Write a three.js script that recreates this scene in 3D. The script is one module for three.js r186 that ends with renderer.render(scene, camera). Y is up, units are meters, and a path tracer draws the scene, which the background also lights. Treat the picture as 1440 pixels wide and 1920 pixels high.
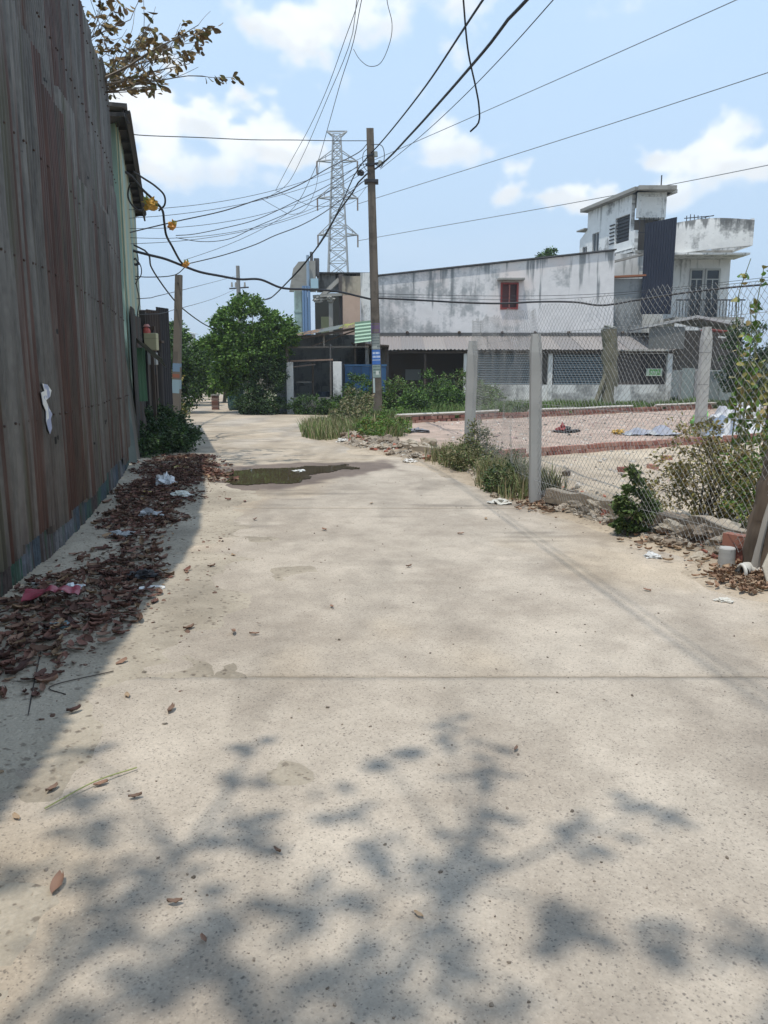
import * as THREE from 'three';
import { mergeGeometries } from 'three/addons/utils/BufferGeometryUtils.js';
import { RoundedBoxGeometry } from 'three/addons/geometries/RoundedBoxGeometry.js';

// ---------------------------------------------------------------- camera, sky, sun, exposure
const scene = new THREE.Scene();
const camera = new THREE.PerspectiveCamera(67.0, 768 / 1024, 0.05, 900);
camera.position.set(0, 1.55, 0);
camera.rotation.x = -0.17743;
const renderer = new THREE.WebGLRenderer({ antialias: true });
renderer.toneMapping = THREE.LinearToneMapping;
renderer.toneMappingExposure = 1.2;
renderer.shadowMap.enabled = true;
renderer.setSize(768, 1024);

const SUN = new THREE.Vector3(-0.158, 1, 0.23).normalize();
const sun = new THREE.DirectionalLight(new THREE.Color(1, 0.95, 0.865), 2.8);
sun.position.copy(SUN).multiplyScalar(80);
sun.castShadow = true;
sun.shadow.radius = 1.0;
sun.shadow.mapSize.set(4096, 4096);
Object.assign(sun.shadow.camera, { left: -60, right: 60, top: 60, bottom: -60, near: 1, far: 250 });
scene.add(sun, sun.target);

// ---------------------------------------------------------------- random numbers and noise
function rng(seed) { let a = seed >>> 0; return () => { a |= 0; a = a + 0x6D2B79F5 | 0; let t = Math.imul(a ^ a >>> 15, 1 | a); t = t + Math.imul(t ^ t >>> 7, 61 | t) ^ t; return ((t ^ t >>> 14) >>> 0) / 4294967296; }; }
const R = rng(20240417);
const rr = (a, b, r = R) => a + (b - a) * r();
const PERM = new Uint8Array(512); { const q = rng(7); const p = [...Array(256).keys()]; for (let i = 255; i > 0; i--) { const j = q() * (i + 1) | 0; [p[i], p[j]] = [p[j], p[i]]; } for (let i = 0; i < 512; i++) PERM[i] = p[i & 255]; }
const VAL = new Float32Array(256); { const q = rng(11); for (let i = 0; i < 256; i++) VAL[i] = q() * 2 - 1; }
const sm = t => t * t * (3 - 2 * t);
const clamp = (x, a = 0, b = 1) => x < a ? a : x > b ? b : x;
const sstep = (a, b, x) => sm(clamp((x - a) / (b - a)));
const mix = (a, b, t) => a + (b - a) * t;
function n2(x, y, period = 0) {
  let xi = Math.floor(x), yi = Math.floor(y); const u = sm(x - xi), v = sm(y - yi);
  let x1 = xi + 1, y1 = yi + 1;
  if (period) { xi = ((xi % period) + period) % period; yi = ((yi % period) + period) % period; x1 = ((x1 % period) + period) % period; y1 = ((y1 % period) + period) % period; }
  const h = (a, b) => VAL[PERM[(PERM[a & 255] + b) & 255]];
  return mix(mix(h(xi, yi), h(x1, yi), u), mix(h(xi, y1), h(x1, y1), u), v);
}
function n3(x, y, z) {
  const xi = Math.floor(x), yi = Math.floor(y), zi = Math.floor(z), u = sm(x - xi), v = sm(y - yi), w = sm(z - zi);
  const h = (a, b, c) => VAL[PERM[(PERM[(PERM[a & 255] + b) & 255] + c) & 255]];
  return mix(mix(mix(h(xi, yi, zi), h(xi + 1, yi, zi), u), mix(h(xi, yi + 1, zi), h(xi + 1, yi + 1, zi), u), v),
    mix(mix(h(xi, yi, zi + 1), h(xi + 1, yi, zi + 1), u), mix(h(xi, yi + 1, zi + 1), h(xi + 1, yi + 1, zi + 1), u), v), w);
}
function fbm(x, y, o = 5, period = 0) { let s = 0, a = .5, p = period; for (let i = 0; i < o; i++) { s += a * n2(x + i * 17, y + i * 31, p); x *= 2; y *= 2; p *= 2; a *= .5; } return s; }
function fbm3(x, y, z, o = 5) { let s = 0, a = .5; for (let i = 0; i < o; i++) { s += a * n3(x + i * 13, y + i * 7, z); x *= 2.03; y *= 2.03; z *= 2.03; a *= .5; } return s; }

// the sky: pale humid blue with scattered fair-weather cumulus, the same kind of cloud all round
{
  const W = 3072, Hh = 1536, data = new Float32Array(W * Hh * 4);
  // each cloud: azimuth, elevation, half width, half height (degrees), softness
  const blobs = [[-3.2, 23.2, 6.8, 4.4, .8], [-6.4, 21.8, 3.2, 3.2, .7], [1.5, 23.2, 4, 2.4, 1], [-15.6, 17.6, 2.9, 2.2, .35], [-17, 15.6, 4.2, 3.2, .5], [-12.4, 16.1, 3.4, 1.8, .4], [-9.5, 15.2, 3.6, 1.9, .6], [-6.2, 14.7, 2.6, 1.4, .7], [-13, 13.9, 7, 2.2, 1],
    [4.8, 14.9, 2.6, 1.6, .8], [4.3, 16.2, 1.4, 1.1, .6], [9.1, 12.3, 2.1, 1.45, .4], [12.5, 11.7, 2.6, 1.5, .5], [15.3, 11.7, 2.8, 1.5, .5], [17.8, 13.5, 2.0, 1.3, .45], [20.9, 13.6, 1.5, 1.0, .5], [23.8, 14.9, 2.6, 1.7, .5], [25, 13.1, 2.8, 1.4, .5], [19, 11.6, 5, 1.3, 1], [16, 22.2, 1.8, 1.2, 1]];
  const q = rng(5);
  for (let i = 0; i < 85; i++) {
    const az = rr(31, 325, q), el = 8 + 62 * q() ** 1.5, s = rr(1, 2.1, q);
    for (let k = 0; k < 3; k++) blobs.push([az + rr(-5, 5, q) * s / Math.cos(el * .0174), el + rr(-1, 1, q) * s, rr(2, 4, q) * s, rr(1.1, 1.9, q) * s, rr(.4, .9, q)]);
  }
  const dens = new Float32Array(W * Hh);
  for (const [az, el, wx, wy, soft] of blobs) {
    const ce = Math.max(.25, Math.cos(el * Math.PI / 180)), hw = wx / ce * 1.9, hh = wy * 2.2;
    const j0 = Math.max(Hh / 2, Math.floor((el - hh) / 180 * Hh + Hh / 2)), j1 = Math.min(Hh - 1, Math.ceil((el + hh) / 180 * Hh + Hh / 2));
    const i0 = Math.floor(((az - hw) / 360 + .25) * W), i1 = Math.ceil(((az + hw) / 360 + .25) * W);
    for (let j = j0; j <= j1; j++) for (let i = i0; i <= i1; i++) {
      const a = ((i + .5) / W - .25) * 360, e = ((j + .5) / Hh - .5) * 180;
      let dx = (a - az) * ce / wx, dy = (e - el) / wy; if (dy < 0) dy *= 1.25;
      const d = Math.sqrt(dx * dx + dy * dy);
      const n = fbm(a * .42 * ce + 40, e * .55 + 9, 6);
      const v = (1.12 - d + n * 1.25);
      const c = sstep(0, .22 + soft * .75, v) * mix(1, .78, soft);
      const k = j * W + ((i % W) + W) % W;
      dens[k] = 1 - (1 - dens[k]) * (1 - c);
    }
  }
  for (let j = 0; j < Hh; j++) for (let i = 0; i < W; i++) {
    const e = ((j + .5) / Hh - .5) * 180, k = j * W + i, o = k * 4;
    let r, g, b;
    if (e < 0) { r = .33; g = .32; b = .29; }
    else {
      const t = clamp(e / 75), h = Math.exp(-e / 9);
      r = mix(mix(.55, .38, t ** .9), .40, h); g = mix(mix(.725, .57, t ** .9), .515, h); b = mix(mix(.925, .86, t ** .9), .645, h);
      const a = (i + .5) / W * 360, veil = .16 * sstep(-.1, .6, fbm(a * .06, e * .14 + 50, 4));
      r = mix(r, .78, veil); g = mix(g, .85, veil); b = mix(b, .93, veil);
      const c = dens[k];
      const below = dens[Math.max(0, j - 9) * W + i], lump = .5 + .5 * fbm(a * .9, e * 1.2 + 3, 4);
      const s = mix(.86, 1.0, clamp(1 - (c - below) * 1.2)) * mix(.93, 1.03, lump);
      r = mix(r, .93 * s, c * .93); g = mix(g, .965 * s, c * .93); b = mix(b, .99 * s, c * .93);
    }
    data[o] = r; data[o + 1] = g; data[o + 2] = b; data[o + 3] = 1;
  }
  const sky = new THREE.DataTexture(data, W, Hh, THREE.RGBAFormat, THREE.FloatType);
  sky.mapping = THREE.EquirectangularReflectionMapping; sky.magFilter = THREE.LinearFilter; sky.minFilter = THREE.LinearFilter; sky.wrapS = THREE.RepeatWrapping; sky.needsUpdate = true;
  scene.background = sky; scene.environment = sky;
}
scene.fog = new THREE.FogExp2(new THREE.Color(.72, .8, .88), 0.0008);

// ---------------------------------------------------------------- naming helpers
const used = new Map();
function numbered(n) { const k = used.get(n) || 0; used.set(n, k + 1); return k ? `${n}_${String(k).padStart(3, '0')}` : n; }
function shade(o) { o.traverse(m => { if (m.isMesh) { m.castShadow = true; m.receiveShadow = true; } }); return o; }
function tag(o, label, category, group, kind) { if (label) o.userData.label = label; if (category) o.userData.category = category; if (group) o.userData.group = group; if (kind) o.userData.kind = kind; return o; }
function thing(name, label, category, [x, y, z] = [0, 0, 0], turn = 0, group) { const o = new THREE.Group(); o.name = numbered(name); o.position.set(x, y, z); o.rotation.y = turn; scene.add(o); return tag(o, label, category, group); }
function part(name, g, m, parent, label) { const o = new THREE.Mesh(Array.isArray(g) ? merge(g) : g, m); o.name = name; o.castShadow = o.receiveShadow = true; parent.add(o); if (label) o.userData.label = label; return o; }
function single(name, g, m, label, category, group) { const o = new THREE.Mesh(Array.isArray(g) ? merge(g) : g, m); o.name = numbered(name); o.castShadow = o.receiveShadow = true; scene.add(o); return tag(o, label, category, group); }
function struct(name, g, m, label) { const o = new THREE.Mesh(Array.isArray(g) ? merge(g) : g, m); o.name = numbered(name); o.castShadow = o.receiveShadow = true; scene.add(o); return tag(o, label, null, null, 'structure'); }
function merge(list) {
  if (list.length === 1) return list[0];
  const all = list.map(g => g.index ? g.toNonIndexed() : g);
  const col = all.some(g => g.attributes.color);
  for (const g of all) { for (const k of Object.keys(g.attributes)) if (!['position', 'normal', 'uv', ...(col ? ['color'] : [])].includes(k)) g.deleteAttribute(k);
    if (!g.attributes.normal) g.computeVertexNormals();
    if (!g.attributes.uv) g.setAttribute('uv', new THREE.BufferAttribute(new Float32Array(g.attributes.position.count * 2), 2));
    if (col && !g.attributes.color) g.setAttribute('color', new THREE.BufferAttribute(new Float32Array(g.attributes.position.count * 3).fill(1), 3)); }
  return mergeGeometries(all, false);
}

// ---------------------------------------------------------------- geometry helpers
const V = (x, y, z) => new THREE.Vector3(x, y, z);
function box(x0, x1, y0, y1, z0, z1, round = 0) {
  const w = x1 - x0, h = y1 - y0, d = Math.abs(z1 - z0), g = round ? new RoundedBoxGeometry(w, h, d, 1, round) : new THREE.BoxGeometry(w, h, d);
  // uv in metres
  const p = g.attributes.position, n = g.attributes.normal, uv = g.attributes.uv;
  g.translate((x0 + x1) / 2, (y0 + y1) / 2, (z0 + z1) / 2);
  for (let i = 0; i < p.count; i++) { const ax = Math.abs(n.getX(i)), ay = Math.abs(n.getY(i)), az = Math.abs(n.getZ(i));
    if (az >= ax && az >= ay) uv.setXY(i, p.getX(i), p.getY(i)); else if (ax >= ay) uv.setXY(i, p.getZ(i), p.getY(i)); else uv.setXY(i, p.getX(i), p.getZ(i)); }
  return g;
}
function bar(a, b, w, h = w) { // rectangular bar between two points
  a = V(...a); b = V(...b); const L = a.distanceTo(b), g = new THREE.BoxGeometry(w, L, h);
  const q = new THREE.Quaternion().setFromUnitVectors(V(0, 1, 0), b.clone().sub(a).normalize());
  g.applyQuaternion(q); g.translate(...a.clone().add(b).multiplyScalar(.5).toArray()); return g;
}
function taper(pts, r0, r1, radial = 7, seg = 0, rough = 0, seed = 1) { // tapered round limb along a curve
  const c = new THREE.CatmullRomCurve3(pts.map(p => p.isVector3 ? p : V(...p)), false, 'centripetal'); const n = seg || Math.max(2, pts.length * 3);
  const g = new THREE.TubeGeometry(c, n, 1, radial, false); const p = g.attributes.position;
  for (let i = 0; i <= n; i++) { const t = i / n, o = c.getPointAt(t);
    for (let k = 0; k <= radial; k++) { const j = i * (radial + 1) + k; let r = mix(r0, r1, t);
      if (rough) r *= 1 + rough * n3((k % radial) * 1.7 + seed, t * n * .9, seed * 3.1) ;
      p.setXYZ(j, o.x + (p.getX(j) - o.x) * r, o.y + (p.getY(j) - o.y) * r, o.z + (p.getZ(j) - o.z) * r);
      g.attributes.uv.setXY(j, k / radial * 2 * Math.PI * r0, t * c.getLength()); } }
  g.computeVertexNormals(); return g;
}
function wire(pts, r, radial = 5) { const c = new THREE.CatmullRomCurve3(pts.map(p => V(...p)), false, 'centripetal'); return new THREE.TubeGeometry(c, Math.max(12, pts.length * 8), r, radial, false); }
function wallShape(pts, t, holes = []) { // upright slab with real openings, front face at z = 0
  const s = new THREE.Shape(pts.map(p => new THREE.Vector2(...p)));
  for (const [x0, x1, y0, y1] of holes) s.holes.push(new THREE.Path([[x0, y0], [x0, y1], [x1, y1], [x1, y0]].map(p => new THREE.Vector2(...p))));
  const g = new THREE.ExtrudeGeometry(s, { depth: t, bevelEnabled: false }); g.translate(0, 0, -t); return g;
}
function corrugated(w, h, pitch, amp, rows = 2, seed = 0, lean = 0) { // ribs run along y; front faces +z; uv 0..1
  const n = Math.round(w / pitch) * 8, pos = [], uv = [], idx = [];
  for (let j = 0; j <= rows; j++) for (let i = 0; i <= n; i++) {
    const x = i / n * w, y = j / rows * h, bend = .012 * n2(i / n * 2.3 + seed, j * .8 + seed * 3) + .006 * n2(i / n * 6 + seed, j * 1.7);
    pos.push(x, y, amp * Math.cos(i / 8 * 2 * Math.PI) + bend + lean * y); uv.push(i / n, j / rows);
  }
  for (let j = 0; j < rows; j++) for (let i = 0; i < n; i++) { const a = j * (n + 1) + i, b = a + 1, c = a + n + 1, d = c + 1; idx.push(a, b, d, a, d, c); }
  const g = new THREE.BufferGeometry(); g.setAttribute('position', new THREE.Float32BufferAttribute(pos, 3)); g.setAttribute('uv', new THREE.Float32BufferAttribute(uv, 2)); g.setIndex(idx); g.computeVertexNormals(); return g;
}
function lump(r, seed, amp = .35, detail = 2, sy = .7, freq = 1.6) { // broken stone or crumpled film
  const g = new THREE.IcosahedronGeometry(1, detail), p = g.attributes.position;
  for (let i = 0; i < p.count; i++) { const x = p.getX(i), y = p.getY(i), z = p.getZ(i), k = 1 + amp * (n3(x * freq + seed * 9.1, y * freq, z * freq) + .5 * n3(x * freq * 2.7, y * freq * 2.7 + seed, z * freq * 2.7)); p.setXYZ(i, x * r * k, y * r * k * sy, z * r * k); }
  g.computeVertexNormals(); return g;
}
const place = (g, x, y, z, turn = 0, tilt = 0) => { g = g.clone(); if (tilt) g.rotateX(tilt); if (turn) g.rotateY(turn); g.translate(x, y, z); return g; };

// ---------------------------------------------------------------- texture helpers
const s8 = v => { v = clamp(v); return 255 * (v <= .0031308 ? v * 12.92 : 1.055 * v ** (1 / 2.4) - .055); };
function tex(w, h, fn, srgb = true, repeat) { // fn(u, v, x, y) -> linear [r,g,b] or grey number
  const d = new Uint8Array(w * h * 4);
  for (let y = 0; y < h; y++) for (let x = 0; x < w; x++) { const c = fn((x + .5) / w, (y + .5) / h, x, y), o = (y * w + x) * 4;
    if (typeof c === 'number') d[o] = d[o + 1] = d[o + 2] = srgb ? s8(c) : 255 * clamp(c); else { d[o] = srgb ? s8(c[0]) : 255 * clamp(c[0]); d[o + 1] = srgb ? s8(c[1]) : 255 * clamp(c[1]); d[o + 2] = srgb ? s8(c[2]) : 255 * clamp(c[2]); } d[o + 3] = 255; }
  const t = new THREE.DataTexture(d, w, h); t.colorSpace = srgb ? THREE.SRGBColorSpace : THREE.NoColorSpace; t.wrapS = t.wrapT = THREE.RepeatWrapping; t.magFilter = THREE.LinearFilter; t.minFilter = THREE.LinearMipmapLinearFilter; t.generateMipmaps = true; if (repeat) t.repeat.set(...repeat); t.needsUpdate = true; return t;
}
const lerp3 = (a, b, t) => [mix(a[0], b[0], t), mix(a[1], b[1], t), mix(a[2], b[2], t)];
const mul3 = (a, k) => [a[0] * k, a[1] * k, a[2] * k];
const C = (r, g, b) => new THREE.Color().setRGB(r, g, b);
const std = (r, g, b, rough = .8, extra = {}) => new THREE.MeshStandardMaterial({ color: C(r, g, b), roughness: rough, metalness: 0, side: THREE.DoubleSide, ...extra });
// ---------------------------------------------------------------- ground textures
function speckled(size, metres, seed, base, light, dark, dots, r0, r1, coarse) {
  const q = rng(seed), h = new Float32Array(size * size), px = size / metres;
  for (let k = 0; k < dots; k++) {
    const cx = q() * size, cy = q() * size, r = (r0 + (r1 - r0) * q() ** 3) * px, el = .5 + q() * .9, a = q() * 3.14, deep = .35 + .65 * q(), up = q() < .3 ? 1 : -1;
    const ca = Math.cos(a), sa = Math.sin(a), rm = Math.ceil(r * 1.6);
    for (let y = -rm; y <= rm; y++) for (let x = -rm; x <= rm; x++) {
      const u = (x * ca + y * sa) / r, v = (-x * sa + y * ca) / (r * el), d = Math.sqrt(u * u + v * v) + .5 * n2((cx + x) * .4, (cy + y) * .4);
      if (d < 1) { const i = ((Math.round(cy + y) + size) % size) * size + (Math.round(cx + x) + size) % size; const w = up * deep * (1 - d * d * .6); if (Math.abs(w) > Math.abs(h[i])) h[i] = w; }
    }
  }
  const map = tex(size, size, (u, v, x, y) => {
    const c = fbm(u * 6, v * 6, 5, 6), f = n2(u * 256, v * 256, 256) * .5 + n2(u * 640, v * 640, 640) * .5, m = fbm(u * 24 + 3, v * 24, 4, 24);
    let col = lerp3(base, light, clamp(.5 + c * coarse + m * .5)); col = mul3(col, 1 + f * .16);
    const d = h[y * size + x]; return d < 0 ? lerp3(col, dark, -d * .9) : lerp3(col, mul3(light, 1.12), d * .6);
  });
  map.anisotropy = 8;
  const half = size / 2, bump = tex(half, half, (u, v, x, y) => .5 + .28 * h[(y * 2) * size + x * 2] + .12 * n2(u * 320, v * 320, 320) + .15 * fbm(u * 24, v * 24, 4, 24), false);
  return { map, bump };
}
const tRoad = speckled(2048, 3, 3, [.34, .287, .228], [.465, .40, .322], [.125, .107, .09], 85000, .0013, .0046, 1.0);
const tDirt = speckled(1024, 2.5, 4, [.315, .268, .21], [.43, .37, .295], [.13, .10, .075], 5200, .003, .016, 1.2);
const mRoad = new THREE.MeshStandardMaterial({ map: tRoad.map, bumpMap: tRoad.bump, bumpScale: .004, roughness: .93, vertexColors: true });
const mDirt = new THREE.MeshStandardMaterial({ map: tDirt.map, bumpMap: tDirt.bump, bumpScale: .012, roughness: .97, vertexColors: true, side: THREE.DoubleSide });
const ROAD_UV = 3, DIRT_UV = 2.5;

// edges of the lane as x for a given z
const along = t => z => { if (z >= t[0][0]) return t[0][1]; for (let i = 1; i < t.length; i++) if (z >= t[i][0]) return mix(t[i - 1][1], t[i][1], (t[i - 1][0] - z) / (t[i - 1][0] - t[i][0])); return t[t.length - 1][1]; };
const fenceX = along([[6, -1.82], [2, -2.04], [0, -2.16], [-3, -2.39], [-5, -2.58], [-6.3, -2.77], [-7.4, -2.96], [-11, -3.76], [-13.6, -4.42], [-22, -6.7], [-33, -9.9], [-51, -14.6], [-80, -21]]);
const laneR = along([[6, 4.4], [0, 3.8], [-5.1, 2.74], [-7.2, 2.28], [-9.8, 1.33], [-12.3, .9], [-14.5, .2], [-16.3, -.6], [-19, -1.1], [-22.9, -1.6], [-25, -1.3], [-26, 1.5], [-28.6, 2], [-29, -2], [-30, -5], [-33, -6.2], [-40, -8.4], [-51, -10.9], [-80, -17]]);

function heightSheet(x0, x1, z0, z1, step, h, col, uvs, inside) { // a height field over a box in plan
  const nx = Math.ceil((x1 - x0) / step), nz = Math.ceil((z1 - z0) / step), pos = [], uv = [], cl = [], idx = [];
  for (let j = 0; j <= nz; j++) for (let i = 0; i <= nx; i++) { const x = x0 + (x1 - x0) * i / nx, z = z0 + (z1 - z0) * j / nz; pos.push(x, h(x, z), z); uv.push(x / uvs, z / uvs); cl.push(...col(x, z)); }
  for (let j = 0; j < nz; j++) for (let i = 0; i < nx; i++) { if (inside && !inside(x0 + (x1 - x0) * (i + .5) / nx, z0 + (z1 - z0) * (j + .5) / nz)) continue; const a = j * (nx + 1) + i, b = a + 1, c = a + nx + 1, d = c + 1; idx.push(a, c, d, a, d, b); }
  const g = new THREE.BufferGeometry(); g.setAttribute('position', new THREE.Float32BufferAttribute(pos, 3)); g.setAttribute('uv', new THREE.Float32BufferAttribute(uv, 2)); g.setAttribute('color', new THREE.Float32BufferAttribute(cl, 3)); g.setIndex(idx); g.computeVertexNormals(); return g;
}
// plain earth to the horizon
{
  const g = new THREE.PlaneGeometry(1200, 1200, 60, 60); g.rotateX(-Math.PI / 2); const p = g.attributes.position, cl = [];
  for (let i = 0; i < p.count; i++) { const k = .62 + .2 * fbm(p.getX(i) * .03, p.getZ(i) * .03, 3); cl.push(k * .8, k * .9, k * .62); g.attributes.uv.setXY(i, p.getX(i) / DIRT_UV, p.getZ(i) / DIRT_UV); }
  g.setAttribute('color', new THREE.Float32BufferAttribute(cl, 3)); g.translate(0, -.05, 0);
  struct('ground', g, mDirt, 'bare earth under and around the lane');
}
// puddle outline, shared by the water sheet and the wet stain round it
const PUD = { x: -1.5, z: -12.1 };
const pudR = (x, z) => { const dx = (x - PUD.x + (z - PUD.z) * .12) / (x > PUD.x ? 1.0 : 1.3), dz = (z - PUD.z - (x - PUD.x) * -.32) / .98; return Math.sqrt(dx * dx + dz * dz) + .75 * fbm(x * 1.5 + 4, z * 1.0, 5); };
{
  const road = new THREE.Group(); road.name = 'road'; scene.add(road); tag(road, 'pale concrete lane with cross joints', null, null, 'structure');
  const joints = [5.5, 1.25, -3.81, -8.9, -14.1, -19.3, -24.6, -33, -42, -52, -80];
  for (let s = 0; s + 1 < joints.length; s++) {
    const z1 = joints[s] - .007, z0 = joints[s + 1] + .007, step = z1 > -14.2 ? .06 : z1 > -25 ? .12 : .4, nz = Math.max(2, Math.round((z1 - z0) / step)), nx = z1 > -14.2 ? 96 : 40;
    const pos = [], uv = [], cl = [], idx = [], tone = 1 + .05 * n2(s * 5.3, 2);
    for (let j = 0; j <= nz; j++) { const z = mix(z1, z0, j / nz), a = fenceX(z) - .3, b = laneR(z) + .5;
      for (let i = 0; i <= nx; i++) { const x = mix(a, b, i / nx); let y = .004 * fbm(x * .8, z * .8, 3); if (j === 0 || j === nz) y -= .004 + .004 * Math.abs(n2(x * 9, z)); else if (j === 1 || j === nz - 1) y -= .001;
        pos.push(x, y, z); uv.push(x / ROAD_UV, z / ROAD_UV);
        // dirt stains, worn grey tracks, sandy dust: matter with outlines of its own
        const st = fbm(x * .55 + 8, z * .38, 5), st2 = fbm(x * 2.1, z * 1.3 + 20, 4), sand = sstep(.02, .4, fbm(x * .9 + 30, z * .5, 4) + .35 * sstep(-.9, -2.2, x + .2 * (z + 5)));
        const st3 = fbm(x * 7 + 60, z * 5, 4), rub = sstep(.16, .34, fbm(x * 3.1 + 11, z * .55, 4)); let k = tone * (1 + .14 * st + .12 * st2 + .13 * st3) * (1 - .13 * rub), c = [k, k, k]; c = lerp3(c, [1.02 * k, .97 * k, .885 * k], sand * .8);
        const drag = sstep(.22, .42, fbm(x * .7 + 3, z * 3.2, 4)) * sstep(-5, -8, z) * .3; c = mul3(c, 1 - drag);
        const w = pudR(x, z), wet = sstep(1.72, 1.35, w + .25 * fbm(x * 3, z * 3, 3)); c = lerp3(c, [.40 * k, .36 * k, .36 * k], wet);
        cl.push(...c); } }
    for (let j = 0; j < nz; j++) for (let i = 0; i < nx; i++) { const a = j * (nx + 1) + i, b = a + 1, c = a + nx + 1, d = c + 1; idx.push(a, b, d, a, d, c); }
    // slab ends go down into the joint
    for (const j of [0, nz]) { const o = pos.length / 3; for (let i = 0; i <= nx; i++) { const k = (j * (nx + 1) + i) * 3; pos.push(pos[k], -.06, pos[k + 2]); uv.push(pos[k] / ROAD_UV, .06); cl.push(cl[k], cl[k + 1], cl[k + 2]); } for (let i = 0; i < nx; i++) { const a = j * (nx + 1) + i, c = o + i; if (j) idx.push(a, a + 1, c + 1, a, c + 1, c); else idx.push(a, c + 1, a + 1, a, c, c + 1); } }
    const g = new THREE.BufferGeometry(); g.setAttribute('position', new THREE.Float32BufferAttribute(pos, 3)); g.setAttribute('uv', new THREE.Float32BufferAttribute(uv, 2)); g.setAttribute('color', new THREE.Float32BufferAttribute(cl, 3)); g.setIndex(idx); g.computeVertexNormals();
    part('slab', g, mRoad, road);
  }
  // standing water
  const g = heightSheet(-3.4, .6, -14.2, -10.2, .05, (x, z) => .008, () => [1, 1, 1], 1, (x, z) => pudR(x, z) < .86);
  g.deleteAttribute('color');
  struct('puddle', g, new THREE.MeshPhysicalMaterial({ color: C(.075, .060, .036), roughness: .03, ior: 1.33, side: THREE.DoubleSide }), 'shallow brown puddle across the lane');
}
// sandy strip between the sheet fence and the lane
const vergeH = (x, z) => { const d = x - fenceX(z); return .035 - .045 * sstep(.1, 1.9, d + .7 * fbm(x * 1.1, z * .8, 4)) + .022 * fbm(x * 2.5, z * 2.5, 4); };
struct('dirt_strip', heightSheet(-7.6, 1.0, -24, 5, .07, vergeH, (x, z) => { const k = .95 + .3 * fbm(x * 1.5, z * 1.5, 4); return [k, k * 1.0, k * .97]; }, DIRT_UV, (x, z) => { const d = x - fenceX(z); return d > -.6 && d < 2.5; }), mDirt, 'sandy dirt strip along the foot of the sheet fence');

// vacant lot with its rubble edge
const lotEdge = along([[6, 4.7], [0, 4.1], [-4.6, 3.1], [-5.6, 2.75], [-7.2, 2.3], [-9.2, 1.62], [-11, 1.25], [-13.2, .95], [-15, -.2], [-17, -1.0], [-22.9, -1.7], [-25, -1.2], [-26, 1.2]]);
const lotH = (x, z) => { const d = x - lotEdge(z), n = fbm(x * 1.1, z * 1.1, 5), ridge = Math.exp(-(((d - .75) / .5) ** 2)) * (.09 + .09 * fbm(x * 2.6 + 5, z * 2.6, 4)) * sstep(-25, -20, z);
  return -.03 + .05 * sstep(-.95, .5, d + .5 * n) + ridge + .03 * n + .018 * fbm(x * 5, z * 5, 3) * sstep(0, .6, d); };
{
  const col = (x, z) => { const n = fbm(x * .7, z * .7, 5), f = fbm(x * 3, z * 3 + 40, 4), d = x - lotEdge(z); let c = [1.12 + .25 * n, 1.07 + .25 * n, 1.0 + .22 * n];
    const line2 = -14.04 - (x - 2.04) * .602, line1 = -24.1 - (x - .5) * .727; // low brick footings
    const pink = sstep(-.2, .5, line2 - z) * sstep(-.2, .5, z - line1) * sstep(.6, 2.5, d + n); c = lerp3(c, [1.0 + .4 * f, .86 + .3 * f, .88 + .3 * f], pink * .85);
    const brown = sstep(1.6, .5, d + .8 * n) * sstep(-.3, .5, d); c = lerp3(c, [.66 + .3 * f, .60 + .28 * f, .52 + .25 * f], brown * .8);
    const green = sstep(.3, -.6, z - line1) ; c = lerp3(c, [.42, .46, .3], green * .9); return c.map(v => Math.max(.1, v)); };
  struct('vacant_lot', heightSheet(-2.9, 24, -38, 6, .11, lotH, col, DIRT_UV, (x, z) => x - lotEdge(z) > -1.1), mDirt, 'bare sandy building plot beside the lane');
}

// ---------------------------------------------------------------- rusted sheet fence on the left
function sheetTex(seed, zinc, rust, green, rustAmt, greenAmt) {
  return tex(256, 1024, (u, v) => {
    const st = fbm(u * 13 + seed * 7, v * 1.2 + seed, 4), wide = fbm(u * 5 + seed, v * .8 + seed * 3, 4), fine = n2(u * 60 + seed, v * 90), blot = fbm(u * 9 + seed * 2, v * 14, 5);
    let c = mul3(zinc, 1 + .5 * st + .12 * fine + .45 * blot);
    c = lerp3(c, mul3(rust, 1 + .5 * blot + .3 * st), clamp(sstep(.28, -.18, v + .35 * st) * .35 + sstep(.12 - rustAmt * .4, .5 - rustAmt * .4, wide + .5 * st) * .9));
    c = lerp3(c, mul3(green, 1 + .5 * st), sstep(.25 - greenAmt * .4, .55 - greenAmt * .4, fbm(u * 6 + seed * 5, v * 1.5 + 9, 4) + .3 * st) * .75);
    const hole = sstep(.62, .66, fbm(u * 7 + seed * 11, v * 26 + seed, 3)); c = lerp3(c, [.012, .011, .010], hole);
    return c.map(x => Math.max(.006, x));
  });
}
const grey = [.108, .099, .088], brown = [.062, .027, .019], moss = [.055, .055, .034];
const sheetMats = [[1, grey, brown, moss, .2, .3], [2, [.14, .132, .12], brown, moss, .0, .2], [3, [.085, .079, .07], brown, moss, .45, .4], [4, [.118, .112, .102], brown, moss, .1, .7], [5, [.06, .042, .032], brown, moss, .8, .1], [6, [.10, .09, .08], [.075, .036, .022], moss, .35, .3]].map(a => new THREE.MeshStandardMaterial({ map: sheetTex(...a), roughness: .42, metalness: .4, side: THREE.DoubleSide }));
const footMats = [[.045, .085, .075], [.12, .13, .15], [.05, .075, .09], [.14, .14, .145], [.04, .10, .07], [.10, .095, .10], [.075, .055, .05], [.06, .08, .10]].map((c, i) => new THREE.MeshStandardMaterial({ map: sheetTex(20 + i, c, [.07, .045, .035], [.05, .09, .065], .1, .4), roughness: .7, metalness: .1, side: THREE.DoubleSide }));
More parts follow.
